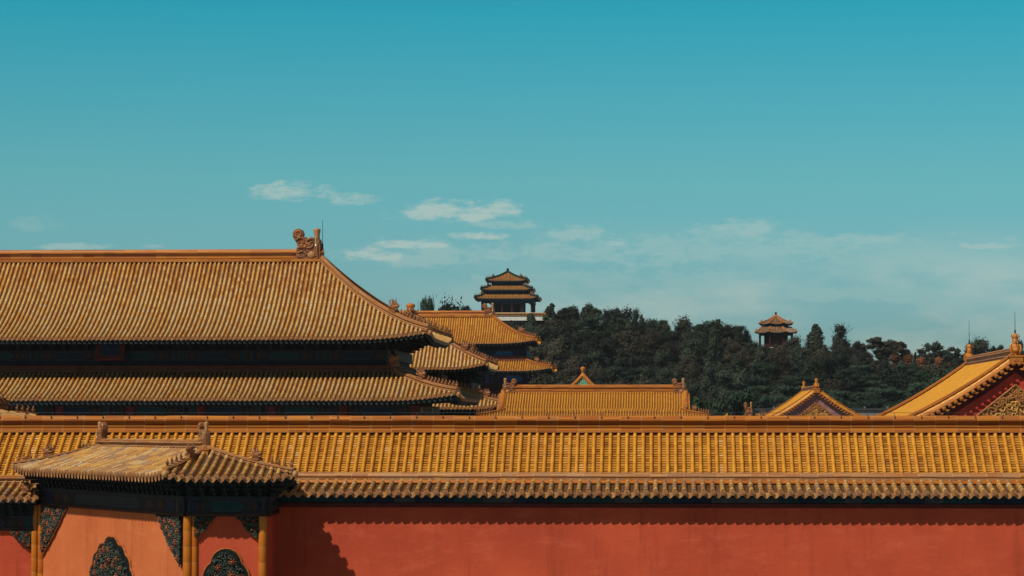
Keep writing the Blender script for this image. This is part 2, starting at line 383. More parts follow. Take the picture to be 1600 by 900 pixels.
def sweep(mb, path, prof, mat=0, seglen=None, cap=True, joint=0):
    """prof: half profile (x,z) bottom to top, x>=0; tile joints vary in tone"""
    full = [(x, z) for x, z in prof]+[(-x, z) for x, z in reversed(prof) if x > 1e-6]
    pts = [Vector(p) for p in path]
    if seglen:
        out_ = [pts[0]]
        for a, b in zip(pts, pts[1:]):
            k = max(1, round((b-a).length/seglen))
            for j in range(1, k+1):
                p_ = a.lerp(b, j/k)
                if joint and j < k: out_.append(p_-(b-a).normalized()*joint+UP*random.gauss(0, .003))
                out_.append(p_+(UP*random.gauss(0, .003) if joint else UP*0))
        pts = out_
    rows = []
    for i, p in enumerate(pts):
        d = pts[min(i+1, len(pts)-1)]-pts[max(i-1, 0)]; d.z = 0; d = d.normalized(); sd_ = Vector((d.y, -d.x, 0))
        rows.append([p+sd_*x+UP*z for x, z in full])
    nb = len(full)
    phase = [random.random() for _ in range(nb)]; cur = [random.random() for _ in range(nb)]
    for i in range(len(pts)-1):
        for j in range(nb-1):
            if random.random() < .7: cur[j] = random.random()*.9
            mb.face([rows[i][j], rows[i+1][j], rows[i+1][j+1], rows[i][j+1]], mat, 1.0 if joint and (pts[i+1]-pts[i]).length < joint*1.5 else cur[j])
    if cap: mb.face(rows[0], mat, .4); mb.face(list(reversed(rows[-1])), mat, .4)
def prof(w, h):
    P_ = [(.62, 0), (.62, .10), (.50, .13), (.50, .25), (.62, .28), (.60, .36), (.30, .40), (.28, .62), (.56, .66), (.54, .74), (.36, .78), (.40, .88), (.26, .97), (0, 1.0)]
    return [(x*w, z*h) for x, z in P_]
def proflite(w, h): return [(.6*w, 0), (.6*w, .3*h), (.38*w, .42*h), (.38*w, .62*h), (.52*w, .72*h), (.3*w, .95*h), (0, h)]

# ---- ornaments (unit meshes, local x = facing direction)
def mesh_of(mb, name, mats):
    o = mb.build(name, mats); me = o.data; bpy.data.objects.remove(o); return me
def fig_mesh(mats='beast'):
    mb = MB()
    mb.box((0, 0, .05), (.5, .34, .10), 0, .5)
    mb.blob((-.04, 0, .36), (.17, .14, .30), 0, .6, Matrix.Rotation(.25, 3, 'Y'))
    mb.blob((.10, 0, .72), (.16, .12, .15), 0, .8); mb.blob((.26, 0, .68), (.10, .08, .07), 0, .8)
    mb.blob((-.02, 0, .88), (.07, .09, .12), 0, .5)
    for y in (-.09, .09):
        mb.tube([Vector((.10, y, .45)), Vector((.16, y, .10))], [.06, .05], 6, 0, .5); mb.tube([Vector((.04, y*.8, .82)), Vector((-.05, y*1.2, 1.0))], [.04, .015], 5, 0, .5)
    mb.tube([Vector((-.18, 0, .2)), Vector((-.30, 0, .4)), Vector((-.24, 0, .62))], [.06, .06, .02], 6, 0, .5)
    return mesh_of(mb, 'roof_figure', mats)
def rider_mesh():
    mb = MB(); mb.box((0, 0, .05), (.5, .34, .10)); mb.blob((0, 0, .34), (.30, .15, .22), 0, .5); mb.blob((.28, 0, .5), (.10, .08, .16), 0, .5)
    mb.blob((-.02, 0, .66), (.12, .12, .22), 0, .7); mb.blob((0, 0, .92), (.09, .09, .11), 0, .9); mb.tube([Vector((-.28, 0, .35)), Vector((-.42, 0, .6))], [.09, .03], 6)
    return mesh_of(mb, 'roof_rider', 'beast')
def beast_mesh():
    mb = MB()
    mb.box((0, 0, .10), (.85, .42, .20), 0, .4)
    mb.blob((0, 0, .42), (.40, .24, .30), 0, .6); mb.blob((.34, 0, .52), (.24, .17, .13), 0, .8); mb.blob((.32, 0, .28), (.22, .15, .08), 0, .5)
    mb.blob((.5, 0, .62), (.07, .1, .06), 0, .8)
    for y in (-.15, .15):
        mb.blob((.16, y, .66), (.08, .07, .08), 0, .9)
        mb.tube([Vector((.02, y, .65)), Vector((-.14, y*1.2, .88)), Vector((-.10, y*1.4, 1.05))], [.07, .05, .015], 6, 0, .5)
        mb.tube([Vector((-.1, y, .55)), Vector((-.34, y*1.4, .66)), Vector((-.42, y*1.3, .84)), Vector((-.32, y, .9))], [.09, .07, .05, .02], 6, 0, .5)
        mb.tube([Vector((-.15, y, .35)), Vector((-.42, y*1.3, .38)), Vector((-.5, y, .55))], [.1, .07, .02], 6, 0, .5)
    return mesh_of(mb, 'hip_beast', 'beast')
def chiwen_mesh():
    """ridge end dragon: x from 0 (inner, mouth) to 1 (outer, back), height 1.08"""
    o = [(.10, 0), (.12, .28), (.17, .42), (.15, .52), (.08, .62), (0, .75), (0, .90), (.09, .99), (.22, 1.02), (.33, .97), (.375, .87), (.33, .78), (.37, .765), (.47, .73), (.53, .66), (.62, .70), (.73, .71), (.90, .72), (.98, .63), (1, .50), (1, 0)]
    mb = MB(); n = len(o); T = .17; cx, cz = .5, .45
    rows = []
    for (y, k) in ((-T, .93), (-T*.65, 1.0), (T*.65, 1.0), (T, .93)):
        rows.append([Vector((cx+(x-cx)*k, y, cz+(z-cz)*k if z > 0 else 0)) for x, z in o])
    mb.grid(rows, 0, .5, False, True)
    mb.face(rows[0], 0, .4); mb.face(list(reversed(rows[-1])), 0, .4)
    rnd = random.Random(5)
    for s_ in (-1, 1):
        y = s_*T
        sp_ = [Vector((.19+(.15-.11*t)*cos(-2.6+t*7.5), y, .86+(.13-.10*t)*sin(-2.6+t*7.5))) for t in [k/16 for k in range(17)]]
        mb.tube(sp_, [.035-.015*k/16 for k in range(17)], 6, 0, .9)
        for (x0, z0, x1, z1, b_, r) in [(.12, .62, .42, .62, .08, .05), (.2, .5, .5, .45, -.07, .05), (.16, .70, .34, .70, .04, .035), (.5, .62, .8, .5, .1, .05), (.15, .35, .42, .3, .08, .045), (.14, .15, .4, .12, -.05, .04), (.48, .38, .75, .62, -.08, .04), (.9, .1, .93, .6, .03, .05), (.45, .52, .7, .3, .06, .035), (.2, .22, .5, .2, .05, .04)]:
            pth = [Vector((x0+(x1-x0)*t-(z1-z0)*b_*sin(pi*t)*4, y, z0+(z1-z0)*t+abs(x1-x0)*b_*4*sin(pi*t))) for t in [k/7 for k in range(8)]]
            mb.tube(pth, [r*(.4+.6*sin(pi*min(1, .15+k/7))) for k in range(8)], 6, 0, rnd.random())
        mb.blob((.44, y, .42), (.07, .05, .06), 0, 1.0); mb.blob((.66, y, .15), (.14, .04, .12), 1, .8)
        for k in range(26):
            x = .2+.7*rnd.random(); z = .05+.55*rnd.random()
            mb.blob((x, y, z), (.035+.02*rnd.random(), .03, .03), 0, rnd.random())
        mb.tube([Vector((.82, y, .44)), Vector((.82, y, .72))], .028, 6, 2, .5); mb.blob((.82, y*1.03, .45), (.05, .03, .05), 2)
    hp = [(.10, .71), (.10, .80), (.125, .96), (.13, .99), (.05, 1.03), (0, 1.04)]
    rows = [[Vector((.83+r*cos(2*pi*j/10), r*sin(2*pi*j/10)*.9, z)) for j in range(10)] for r, z in hp]
    mb.grid(rows, 1, .9, True, True)
    return mesh_of(mb, 'ridge_beast', ['beast', 'ridgeworn', 'brass'])
def dragon_mesh():
    """ridge dragon whose narrow back is turned to the viewer: x faces outward, height 1"""
    mb = MB(); mb.box((-.05, 0, .05), (.60, .40, .10))
    mb.blob((-.12, 0, .30), (.36, .20, .28), 0, .6); mb.blob((.02, 0, .42), (.22, .23, .24), 0, .8); mb.blob((-.02, 0, .66), (.15, .15, .20), 0, .5); mb.blob((0, 0, .86), (.13, .13, .13), 0, .9)
    mb.blob((.20, 0, .34), (.08, .15, .10), 0, .9); mb.blob((-.40, 0, .22), (.16, .16, .18), 0, .4)
    for y in (-1, 1):
        mb.tube([Vector((.12, .14*y, .18)), Vector((.18, .24*y, .34)), Vector((.10, .25*y, .50)), Vector((.05, .14*y, .58))], [.05, .06, .05, .02], 6, 0, .7)
        mb.tube([Vector((.02, .10*y, .78)), Vector((.06, .19*y, .86)), Vector((.0, .15*y, .97))], [.04, .035, .015], 6, 0, .4)
        mb.blob((.14, .08*y, .62), (.05, .05, .05), 0, 1)
    for k in range(5): mb.blob((.16, 0, .14+.13*k), (.07, .05, .06), 0, k/5)
    return mesh_of(mb, 'ridge_dragon', 'ridge')
FIG, RIDER, BEAST, CHIWEN, DRAGON = fig_mesh(), rider_mesh(), beast_mesh(), chiwen_mesh(), dragon_mesh()
def ornaments(path, parent, hh, nfig, size, bsize=None, gap=None, beast_at=None):
    """path runs from corner (first) upward; beast behind the little figures"""
    bsize = bsize or size*1.5; gap = gap or size*.62
    acc = 0; pts = [Vector(p) for p in path]
    def along(dist):
        a = 0
        for p, q in zip(pts, pts[1:]):
            l = (q-p).length
            if a+l >= dist: return p.lerp(q, (dist-a)/l), (q-p).normalized()
            a += l
        return pts[-1], (pts[-1]-pts[-2]).normalized()
    d0 = size*.45
    for k in range(nfig):
        p, d = along(d0+k*gap); rz = math.atan2(-d.y, -d.x)
        place((RIDER if k == 0 else FIG), 'roof_rider' if k == 0 else 'roof_figure', p+UP*hh, rz, size*(1 if k < nfig-1 else .95), parent, rot=(0, math.asin(max(-1, min(1, d.z)))*.8, rz))
    p, d = along(beast_at if beast_at else d0+nfig*gap+bsize*.5); rz = math.atan2(-d.y, -d.x)
    place(BEAST, 'hip_beast', p+UP*hh, rz, bsize, parent, rot=(0, math.asin(max(-1, min(1, d.z)))*.7, rz))

def hip_roof(parent, name, x0, x1, y0, y1, z0, rise, ax, R, sp, r, lift, ll, mats, wtop=1, k=.5, tile=.33, seg=6, seen=('f', 'r'), hipw=.3, hiph=.4, xr=None,
             fig=None, raf=True, hipmat='ridge', step=.02, drip=.12, srange=None, rafsp=None, sofdrop=.22, hue=None):
    """rectangular roof or skirt, eave rectangle x0..x1,y0..y1; at w=1 the slopes have moved in by ax (x) and R (y)"""
    zf = curve(rise, k); fs = {'f': Facet((x0, y0), (x1, y0), (0, 1), R, ax, ax, z0, zf, lift, ll), 'r': Facet((x1, y0), (x1, y1), (-1, 0), ax, R, R, z0, zf, lift, ll),
                               'b': Facet((x1, y1), (x0, y1), (0, -1), R, ax, ax, z0, zf, lift, ll), 'l': Facet((x0, y1), (x0, y0), (1, 0), ax, R, R, z0, zf, lift, ll)}
    mb = MB(); so_ = MB()
    for kf, f in fs.items():
        f.base(mb, wtop, mat=1, h=-.04, ns=40, nw=8)
        if kf in seen: f.tiles(mb, sp, r, tile, wtop, seg=seg, step=step, drip=drip, srange=srange if kf == 'f' else None, hue=hue)
        else: f.tiles(mb, sp*1.0, r, tile*8, wtop, seg=3, step=step, drip=0, srange=srange if kf == 'b' else None, ends=False)
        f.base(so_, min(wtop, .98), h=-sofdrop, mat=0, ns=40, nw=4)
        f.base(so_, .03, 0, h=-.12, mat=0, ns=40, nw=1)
        # fascia
        for j in range(40):
            q0 = f.L*j/40; q1 = f.L*(j+1)/40
            so_.face([f.P(q0, .004, -.04), f.P(q1, .004, -.04), f.P(q1, .004, -sofdrop), f.P(q0, .004, -sofdrop)], 0)
        if raf and kf in 'fr': f.rafters(so_, rafsp or sp, .13 if r > .05 else .1, .06, 1.6, sofdrop+.09, 0, 1); f.rafters(so_, rafsp or sp, .13, .5, 1.6, sofdrop+.26, 0, 1)
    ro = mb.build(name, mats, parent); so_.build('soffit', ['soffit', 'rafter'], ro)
    hips = []
    for (kf, side) in (('f', 1), ('f', 0), ('b', 0), ('b', 1)):
        p = fs[kf].hip(side, 0, wtop, 18); hips.append(p)
        hb = MB(); q = [a.copy() for a in p]; sweep(hb, q, prof(hipw, hiph), 0, seglen=.6)
        # horn tile under the corner
        dd = (q[0]-q[1]).normalized(); hb.blob(q[0]-UP*.12+dd*.04, (hipw*.42, hipw*.42, hipw*.5), 0, .3)
        hb.build('hip_ridge', hipmat, ro)
    return fs, hips, ro

def bracket_row(mb, P0, P1, nrm, z0, z1, sp, depth, mat=0, hi=1):
    P0 = Vector(P0); P1 = Vector(P1); e = (P1-P0); L = e.length; e.normalize(); nrm = Vector(nrm).normalized(); n = max(1, round(L/sp)); h = z1-z0
    for i in range(n):
        c = P0+e*((i+.5)*L/n)
        for t in range(3):
            zz = z0+h*(t+.5)/3; wd_ = sp*(.35+.22*t); dp = depth*(t+1)/3
            mb.box(c+nrm*(dp/2)+UP*(zz-P0.z), (sp*.16, dp, h*.26), mat, .5, (e, nrm, UP))
            mb.box(c+nrm*(dp*.85)+UP*(zz-P0.z+h*.04), (wd_, h*.2, h*.13), hi if t == 1 else mat, .5, (e, nrm, UP))
def frieze(mb, P0, P1, nrm, z0, z1, bay, th=.08, mats=(0, 1, 2, 3, 4)):
    """painted beam: 0 base, 1 panel, 2 alt panel, 3 pale line, 4 ochre"""
    P0 = Vector(P0); P1 = Vector(P1); P0.z = P1.z = 0; e = P1-P0; L = e.length; e.normalize(); nrm = Vector(nrm).normalized(); n = max(1, round(L/bay)); B = L/n; h = z1-z0
    mb.box((P0+P1)/2+nrm*(th/2)+UP*((z0+z1)/2), (L, th, h), mats[0], .5, (e, nrm, UP))
    def plate(c, w, hh, pr, mat, pointy=0):
        cc = P0+e*c+nrm*(th+pr)+UP*((z0+z1)/2); k = min(hh*pointy, w*.47)
        pts = [(-w/2, 0), (-w/2+k, -hh/2), (w/2-k, -hh/2), (w/2, 0), (w/2-k, hh/2), (-w/2+k, hh/2)] if pointy else [(-w/2, -hh/2), (w/2, -hh/2), (w/2, hh/2), (-w/2, hh/2)]
        A = [cc+e*x+UP*y for x, y in pts]; Bq = [p-nrm*.012 for p in A]
        mb.face(A, mat)
        for i in range(len(A)): mb.face([A[i], Bq[i], Bq[(i+1) % len(A)], A[(i+1) % len(A)]], mat)
    for i in range(n):
        c = (i+.5)*B; alt = i % 2
        plate(c, B*.46, h*.72, .004, mats[3], .55); plate(c, B*.44, h*.62, .012, mats[1] if alt else mats[2], .5)
        for s_ in (-1, 1):
            plate(c+s_*B*.285, B*.07, h*.70, .004, mats[4], .9); plate(c+s_*B*.285, B*.045, h*.45, .012, mats[2], .9)
            plate(c+s_*B*.355, B*.045, h*.70, .004, mats[4], .6)
            plate(c+s_*B*.415, B*.05, h*.86, .004, mats[2] if alt else mats[1]); plate(c+s_*B*.46, B*.012, h*.86, .008, mats[3])
    for z_ in (z0+.03*h, z1-.03*h): mb.box((P0+P1)/2+nrm*(th+.005)+UP*z_, (L, .02, h*.04), mats[3], .5, (e, nrm, UP))
PAINT = ['frieze', 'blue', 'teal', 'pale', 'ochre']
def rod(parent, base, h, r=.02):
    mb = MB(); b = Vector(base); mb.tube([b, b+UP*h], [r, r*.5], 6); mb.tube([b, b+UP*h*.28], [r*2.2, r*2.2], 6); mb.blob(b+UP*h*.28, (r*3, r*3, r*2))
    mb.build('lightning_rod', 'metal', parent)

# ================================================================ SETTING
mb = MB(); S = 6000
mb.face([Vector((-S, -200, 0)), Vector((S, -200, 0)), Vector((S, 9000, 0)), Vector((-S, 9000, 0))])
tag(mb.build('ground', 'ground'), kind='structure')
# wooded hill, ridge height follows the skyline
SKYL = [(500, 500), (640, 497), (760, 500), (860, 503), (930, 505), (1000, 517), (1060, 527), (1130, 530), (1190, 543), (1215, 545), (1270, 547), (1340, 560), (1400, 573), (1450, 578), (1520, 572), (1600, 560), (1750, 575), (1900, 620)]
def skyl(px):
    if px <= SKYL[0][0]: return SKYL[0][1]
    for (a, ya), (b, yb) in zip(SKYL, SKYL[1:]):
        if px <= b: return ya+(yb-ya)*(px-a)/(b-a)
    return SKYL[-1][1]
HY = 815.
def hillz(x, y):
    px = 1030+x/HY*F; top = max(2., CAMZ+(652-skyl(px))/F*HY)
    t = min(1, max(0, (y-660)/(HY-10-660))); s_ = .25*t+.75*t*t*(3-2*t)
    if y > HY+10: s_ = max(0, 1-(y-HY-10)/150)
    if y > HY-6 and y < HY+10: s_ = 1
    return (top-0)*s_ + 1.0*sin(x*.11+y*.07)*(1 if .05 < t < .95 else 0)
mb = MB(); rows = []
for j in range(41):
    y = 650+(1000-650)*j/40; rows.append([Vector((-170+400*i/80, y, hillz(-170+400*i/80, y)-.05)) for i in range(81)])
mb.grid(rows); tag(mb.build('hill', 'hill'), kind='structure')

# ================================================================ 1. red palace wall (front)
WY = 65.7
wall = thing('palace_wall', (4, WY, 0), 'long red plastered palace wall with low yellow tiled coping along the bottom of the view', 'wall')
WX0, WX1 = X(439, WY)-.6, 17
zb = Z(793, WY)
mb = MB(); mb.box(((WX0+WX1)/2, WY+.75, zb/2), (WX1-WX0, 1.5, zb)); mb.build('wall_body', 'red', wall)
mb = MB()
mb.box(((WX0+WX1)/2, WY-.03, zb+.06), (WX1-WX0, .10, .09), 0)            # reddish rail
mb.box(((WX0+WX1)/2, WY+.75, zb+.2), (WX1-WX0, 1.46, .42), 0)
L_ = WX1-WX0; x = WX0; rnd = random.Random(3)
while x < WX1:
    w_ = .45+.5*rnd.random(); mm = rnd.choice([1, 1, 2, 2, 3]); mb.box((x+w_/2, WY-.055, zb+.20), (w_-.01, .15, .15), mm)
    mm = rnd.choice([1, 2, 2, 3, 1]); mb.box((x+w_/2+.1, WY-.09, zb+.335), (w_-.01, .22, .10), rnd.choice([1, 2, 2])); x += w_
mb.build('frieze', ['darkred', 'blue', 'teal', 'pale'], wall)
ez = Z(770, 65.2); tz = Z(754, 66.45)
f = Facet((WX0-.2, 65.27), (WX1, 65.27), (0, 1), 1.18, 0, 0, ez, curve(tz-ez, .3))
mb = MB(); f.tiles(mb, .237, .068, .3, seg=8, step=.022, drip=.13, pan=.28); f.base(mb, h=-.05, mat=1)
fb = Facet((WX1, 67.9), (WX0-.2, 67.9), (0, -1), 1.25, 0, 0, ez, curve(tz-ez, .3)); fb.tiles(mb, .237, .068, 2, seg=3, step=.02, ends=False)
ro = mb.build('tiled_coping', ['worn', 'wornpanshade', 'end'], wall)
mb = MB(); mb.box(((WX0+WX1)/2, 66.02, ez-.075), (WX1-WX0, 1.44, .09)); mb.box(((WX0+WX1)/2, 66.6, ez-.02), (WX1-WX0, 2.0, .12)); mb.build('soffit', 'soffit', ro)
mb = MB(); rt = Z(738, 66.4); rh = rt-tz+.04
sweep(mb, [(WX0-.2, 66.55, tz-.04), (WX1, 66.55, tz-.04)], [(.26, 0), (.26, .10*rh), (.20, .14*rh), (.20, .62*rh), (.22, .64*rh), (.22, .70*rh), (.16, .74*rh), (.14, .85*rh), (.07, .97*rh), (0, rh)], 0, .42, joint=.014)
mb.build('ridge', 'ridgeworn', wall)
mb = MB(); sweep(mb, [(WX0-.2, 66.26, tz-.01), (WX1, 66.26, tz-.01)], [(.05, 0), (.05, .03), (.03, .065), (0, .07)], 0, .5); mb.build('ridge_base_tile', 'orangecol', wall)

# ================================================================ 2. gallery roof behind the wall
gal = thing('gallery_hall', (-4, 80, 0), 'long low gallery with bright amber tiled roof behind the red wall', 'gallery')
GX0, GX1 = -24, 18
gt = Z(673, 78); 
f = Facet((GX0, 74.9), (GX1, 74.9), (0, 1), 3.1, 0, 0, gt-.73*3.1, lambda w: .73*3.1*w)
mb = MB(); f.tiles(mb, .2395, .059, .36, seg=8, step=.03, drip=.1, pan=.26, jit=.2, hue=lambda v, w: .28+.5*v); f.base(mb, h=-.05, mat=1)
# rounded upper tube ends, just under the ridge
n = round(f.L/.2395); spx = f.L/n
for i in range(n+1):
    c = f.P(i*spx, 1.0, 0); mb.blob(c+Vector((0, -.005, .012)), (.060, .06, .060), 0, random.random()*.8)
fb = Facet((GX1, 81.1), (GX0, 81.1), (0, -1), 3.1, 0, 0, gt-.73*3.1, lambda w: .73*3.1*w); fb.tiles(mb, .2395, .06, 3, seg=3, ends=False); fb.base(mb, h=-.05, mat=1)
mb.build('roof', ['gold', 'goldpan', 'end'], gal)
mb = MB(); rtop = Z(650, 78); h_ = rtop-gt+.03
sweep(mb, [(GX0, 78.02, gt-.02), (GX1, 78.02, gt-.02)], [(.27, -.03), (.27, .11*h_), (.22, .15*h_), (.225, .22*h_), (.17, .25*h_), (.22, .28*h_), (.225, .35*h_), (.13, .38*h_), (.10, .50*h_), (.12, .66*h_), (.25, .69*h_), (.25, .78*h_), (.15, .81*h_), (.14, .90*h_), (.07, .98*h_), (0, h_)], 0, .62, joint=.016)
mb.build('ridge', 'ridge', gal)
mb = MB(); mb.box(((GX0+GX1)/2, 78, 3.1), (GX1-GX0-.3, 4.6, 6.2)); mb.build('wall_body', 'red', gal)
mb = MB(); mb.box(((GX0+GX1)/2, 78, 6.45), (GX1-GX0-.3, 5.0, .5)); mb.build('beam', 'frieze', gal)
for s_ in (0, 1):
    mb = MB(); xg = (GX0, GX1)[s_]; mb.prism([(xg-.1, 75.5), (xg+.1, 75.5), (xg+.1, 80.5), (xg-.1, 80.5)], 6.0, 6.9); g = mb
    g.idx([Vector((xg-.1, 75.5, 6.9)), Vector((xg-.1, 80.5, 6.9)), Vector((xg-.1, 78, 8.5)), Vector((xg+.1, 75.5, 6.9)), Vector((xg+.1, 80.5, 6.9)), Vector((xg+.1, 78, 8.5))], [(0, 1, 2), (5, 4, 3), (0, 2, 5, 3), (1, 4, 5, 2)])
    mb.build('gable', 'greywall', gal)
mb = MB(); x = GX0+.3; wz = Z(645, 78)
while x < GX1: mb.tube([Vector((x, 78, rtop-.12)), Vector((x, 78, wz))], .007, 4); mb.box((x, 77.86, rtop-.05), (.015, .06, .13)); x += .785
mb.tube([Vector((GX0+.2, 78, wz)), Vector((GX1-.2, 78, wz))], .006, 4)
mb.build('lightning_wire', 'metal', gal)

# ================================================================ 3. splayed glazed screen wall
def relief(mb, inside, bbox, O, ex, nrm, nleaf, nfl, fr, rnd, lsz=.036):
    """scatter raised curling leaves and rosettes; local u along ex, v up; mats 0 leaf, 1 flower"""
    u0, u1, v0, v1 = bbox; fl = []
    R3 = Matrix((ex, nrm, UP)).transposed()
    tries = 0
    while len(fl) < nfl and tries < 4000:
        tries += 1; u = rnd.uniform(u0, u1); v = rnd.uniform(v0, v1)
        if not inside(u, v, fr*.9): continue
        if any((u-a)**2+(v-b)**2 < (fr*2.5)**2 for a, b in fl): continue
        fl.append((u, v))
    for (u, v) in fl:
        c = O+ex*u+UP*v+nrm*.05
        for k in range(7):
            an = 2*pi*k/7+rnd.random()*.3; rr = fr*.62
            q = R3 @ Matrix.Rotation(-an, 3, 'Y')
            mb.blob(c+ex*(rr*cos(an))+UP*(rr*sin(an)), (fr*(.34+.14*rnd.random()), .03+.02*rnd.random(), fr*.21), 1, rnd.random()*.8, q)
        mb.blob(c+nrm*.03, (fr*.35, .04, fr*.35), 1, .9)
    n = 0; tries = 0
    while n < nleaf and tries < nleaf*20:
        tries += 1; u = rnd.uniform(u0, u1); v = rnd.uniform(v0, v1)
        if not inside(u, v, lsz*.4): continue
        if any((u-a)**2+(v-b)**2 < (fr*.95)**2 for a, b in fl): continue
        an = rnd.random()*2*pi; cu = rnd.choice((-1, 1))*(.8+1.2*rnd.random()); l = lsz*(1+.9*rnd.random()); pth = []
        for k in range(5):
            t = k/4; a2 = an+cu*t; pth.append(O+ex*(u+l*t*cos(a2))+UP*(v+l*t*sin(a2))+nrm*(.02+.04*sin(pi*t)))
        mb.tube(pth, [.005, .011, .013, .009, .003], 4, 0, rnd.random()**1.6, cap=False); n += 1
def poly_in(poly):
    def f_(u, v, m=0):
        c = False; j = len(poly)-1
        for i in range(len(poly)):
            (xi, yi), (xj, yj) = poly[i], poly[j]
            if (yi > v) != (yj > v) and u < (xj-xi)*(v-yi)/(yj-yi)+xi: c = not c
            d = Vector((xj-xi, yj-yi)); L2 = d.length_squared
            if m and L2 > 0:
                t = max(0, min(1, ((u-xi)*d.x+(v-yi)*d.y)/L2))
                if (u-xi-t*d.x)**2+(v-yi-t*d.y)**2 < m*m: return False
            j = i
        return c
    return f_
def plate_poly(mb, poly, O, ex, nrm, th, mat, off=0):
    A = [O+ex*u+UP*v+nrm*(th+off) for u, v in poly]; B = [O+ex*u+UP*v+nrm*off for u, v in poly]; n = len(A)
    mb.face(A, mat)
    for i in range(n): mb.face([A[i], B[i], B[(i+1) % n], A[(i+1) % n]], mat)
def scallop(w, h, lobes, amp=.075):
    pts = []; n = 96
    for k in range(n):
        an = 2*pi*k/n+pi/2
        r = 1+amp*abs(sin(lobes*(an-pi/2)/2))*1.3-.04
        ogee = .09*max(0, 1-abs(((an-pi/2+pi) % (2*pi))-pi)/.30)
        pts.append((w*r*cos(an), h*(r+ogee)*sin(an)))
    return pts
def medallion(parent, O, ex, nrm, w, h, lobes, nleaf, nfl, fr, seed):
    mb = MB(); outer = scallop(w, h, lobes, .075 if lobes < 10 else .045); inner = [(u*.86, v*.90) for u, v in outer]
    plate_poly(mb, outer, O, ex, nrm, .035, 3); plate_poly(mb, [(u*.94, v*.955) for u, v in outer], O, ex, nrm, .025, 2, .035); plate_poly(mb, inner, O, ex, nrm, .004, 2, .062)
    ring = [O+ex*u*.985+UP*v*.985+nrm*.04 for u, v in outer]; mb.tube(ring+[ring[0]], .022, 6, 3, .6, cap=False)
    relief(mb, poly_in(inner), (-w*1.1, w*1.1, -h*1.1, h*1.1), O+nrm*.055, ex, nrm, nleaf, nfl, fr, random.Random(seed))
    return mb.build('medallion', ['leaf', 'flower', 'plate', 'edging'], parent)
def spandrel(parent, O, ex, nrm, flip, w, h, seed, nleaf=170, nfl=8, fr=.085, bracketed=True):
    """corner relief: top edge w, outer edge h, wavy hypotenuse"""
    pts = [(0, 0), (0, -h)]
    for k in range(1, 12):
        t = k/12; bow = .07*sin(pi*t)+.018*sin(t*pi*9); pts.append((w*t*.98+bow*.5*0, -h*(1-t)-bow))
    pts.append((w, -.02)); pts.append((w, 0))
    if flip: pts = [(-u, v) for u, v in reversed(pts)]
    mb = MB(); plate_poly(mb, pts, O, ex, nrm, .05, 2)
    inn = poly_in(pts); xs = [p[0] for p in pts]; ys = [p[1] for p in pts]
    relief(mb, inn, (min(xs), max(xs), min(ys), max(ys)), O+nrm*.045, ex, nrm, nleaf, nfl, fr, random.Random(seed))
    hyp = [p for p in pts if abs(p[0]) > .001 or p[1] <= -h+.001]; edge = sorted([p for p in hyp if p[1] < -.005], key=lambda p: p[1])
    mb.tube([O+ex*u+UP*v+nrm*.05 for u, v in edge], .022, 6, 3, .5)
    return mb.build('corner_relief', ['leaf', 'flower', 'plate', 'edging'], parent)

A_ = Vector((X(65, 71.3), 71.3, 0)); B_ = Vector((X(293, 63.3), 63.3, 0)); C_ = Vector((X(418, 63.3), 63.3, 0)); D_ = Vector((C_.x-.15, 65.9, 0))
dS = (B_-A_).normalized(); nS = Vector((dS.y, -dS.x, 0)); FN = Vector((0, -1, 0)); EX = Vector((1, 0, 0))
scr = thing('screen_wall', ((A_.x+C_.x)/2, 66, 0), 'splayed screen wall with glazed floral medallions and its own hipped tile roof', 'screen wall')
zf_bot = 6.665; zf_top = 7.03; zbr = 7.42
G_ = A_+Vector((2.2, .9, 0)); H_ = Vector((D_.x-1.2, 66.6, 0))
mb = MB(); mb.prism([(p.x, p.y) for p in (A_, B_, C_, D_, H_, G_)], 0, zf_top+.02)
# split the splay face off in a second, more orange colour, proud by nothing: body polygon sides get their own material
for i, fce in enumerate(mb.f): mb.m[i] = 0
mb.m[2] = 1; mb.m[3] = 0
mb.build('wall_body', ['red', 'orange'], scr)
mb = MB()
for (P0, P1, nn, bay) in ((A_, B_, nS, (B_-A_).length), (B_, C_, FN, (C_-B_).length), (C_, D_, EX, 3)):
    frieze(mb, P0+nn*.002, P1+nn*.002, nn, zf_bot, zf_top, bay, .07)
    e_ = (P1-P0).normalized(); mid = (P0+P1)/2
    mb.box(mid+nn*.05+UP*(zf_bot-.035), ((P1-P0).length, .11, .06), 4, .5, (e_, nn, UP)); mb.box(mid+nn*.06+UP*(zf_top+.03), ((P1-P0).length+.1, .12, .06), 5, .5, (e_, nn, UP))
mb.build('frieze', PAINT+['soffit'], scr)
mb = MB()
for (P0, P1, nn) in ((A_, B_, nS), (B_, C_, FN), (C_, D_, EX)):
    p0 = P0.copy(); p1 = P1.copy(); p0.z = p1.z = 0
    bracket_row(mb, p0+nn*.02, p1+nn*.02, nn, zf_top+.05, zbr, .30, .5)
core = [(A_.x, A_.y), (B_.x, B_.y), (C_.x, C_.y), (D_.x, D_.y), (H_.x, H_.y), (G_.x, G_.y)]
mb.prism(core, zf_top+.02, zbr+.05, 0); mb.build('bracket_band', ['bracket', 'soffit'], scr)
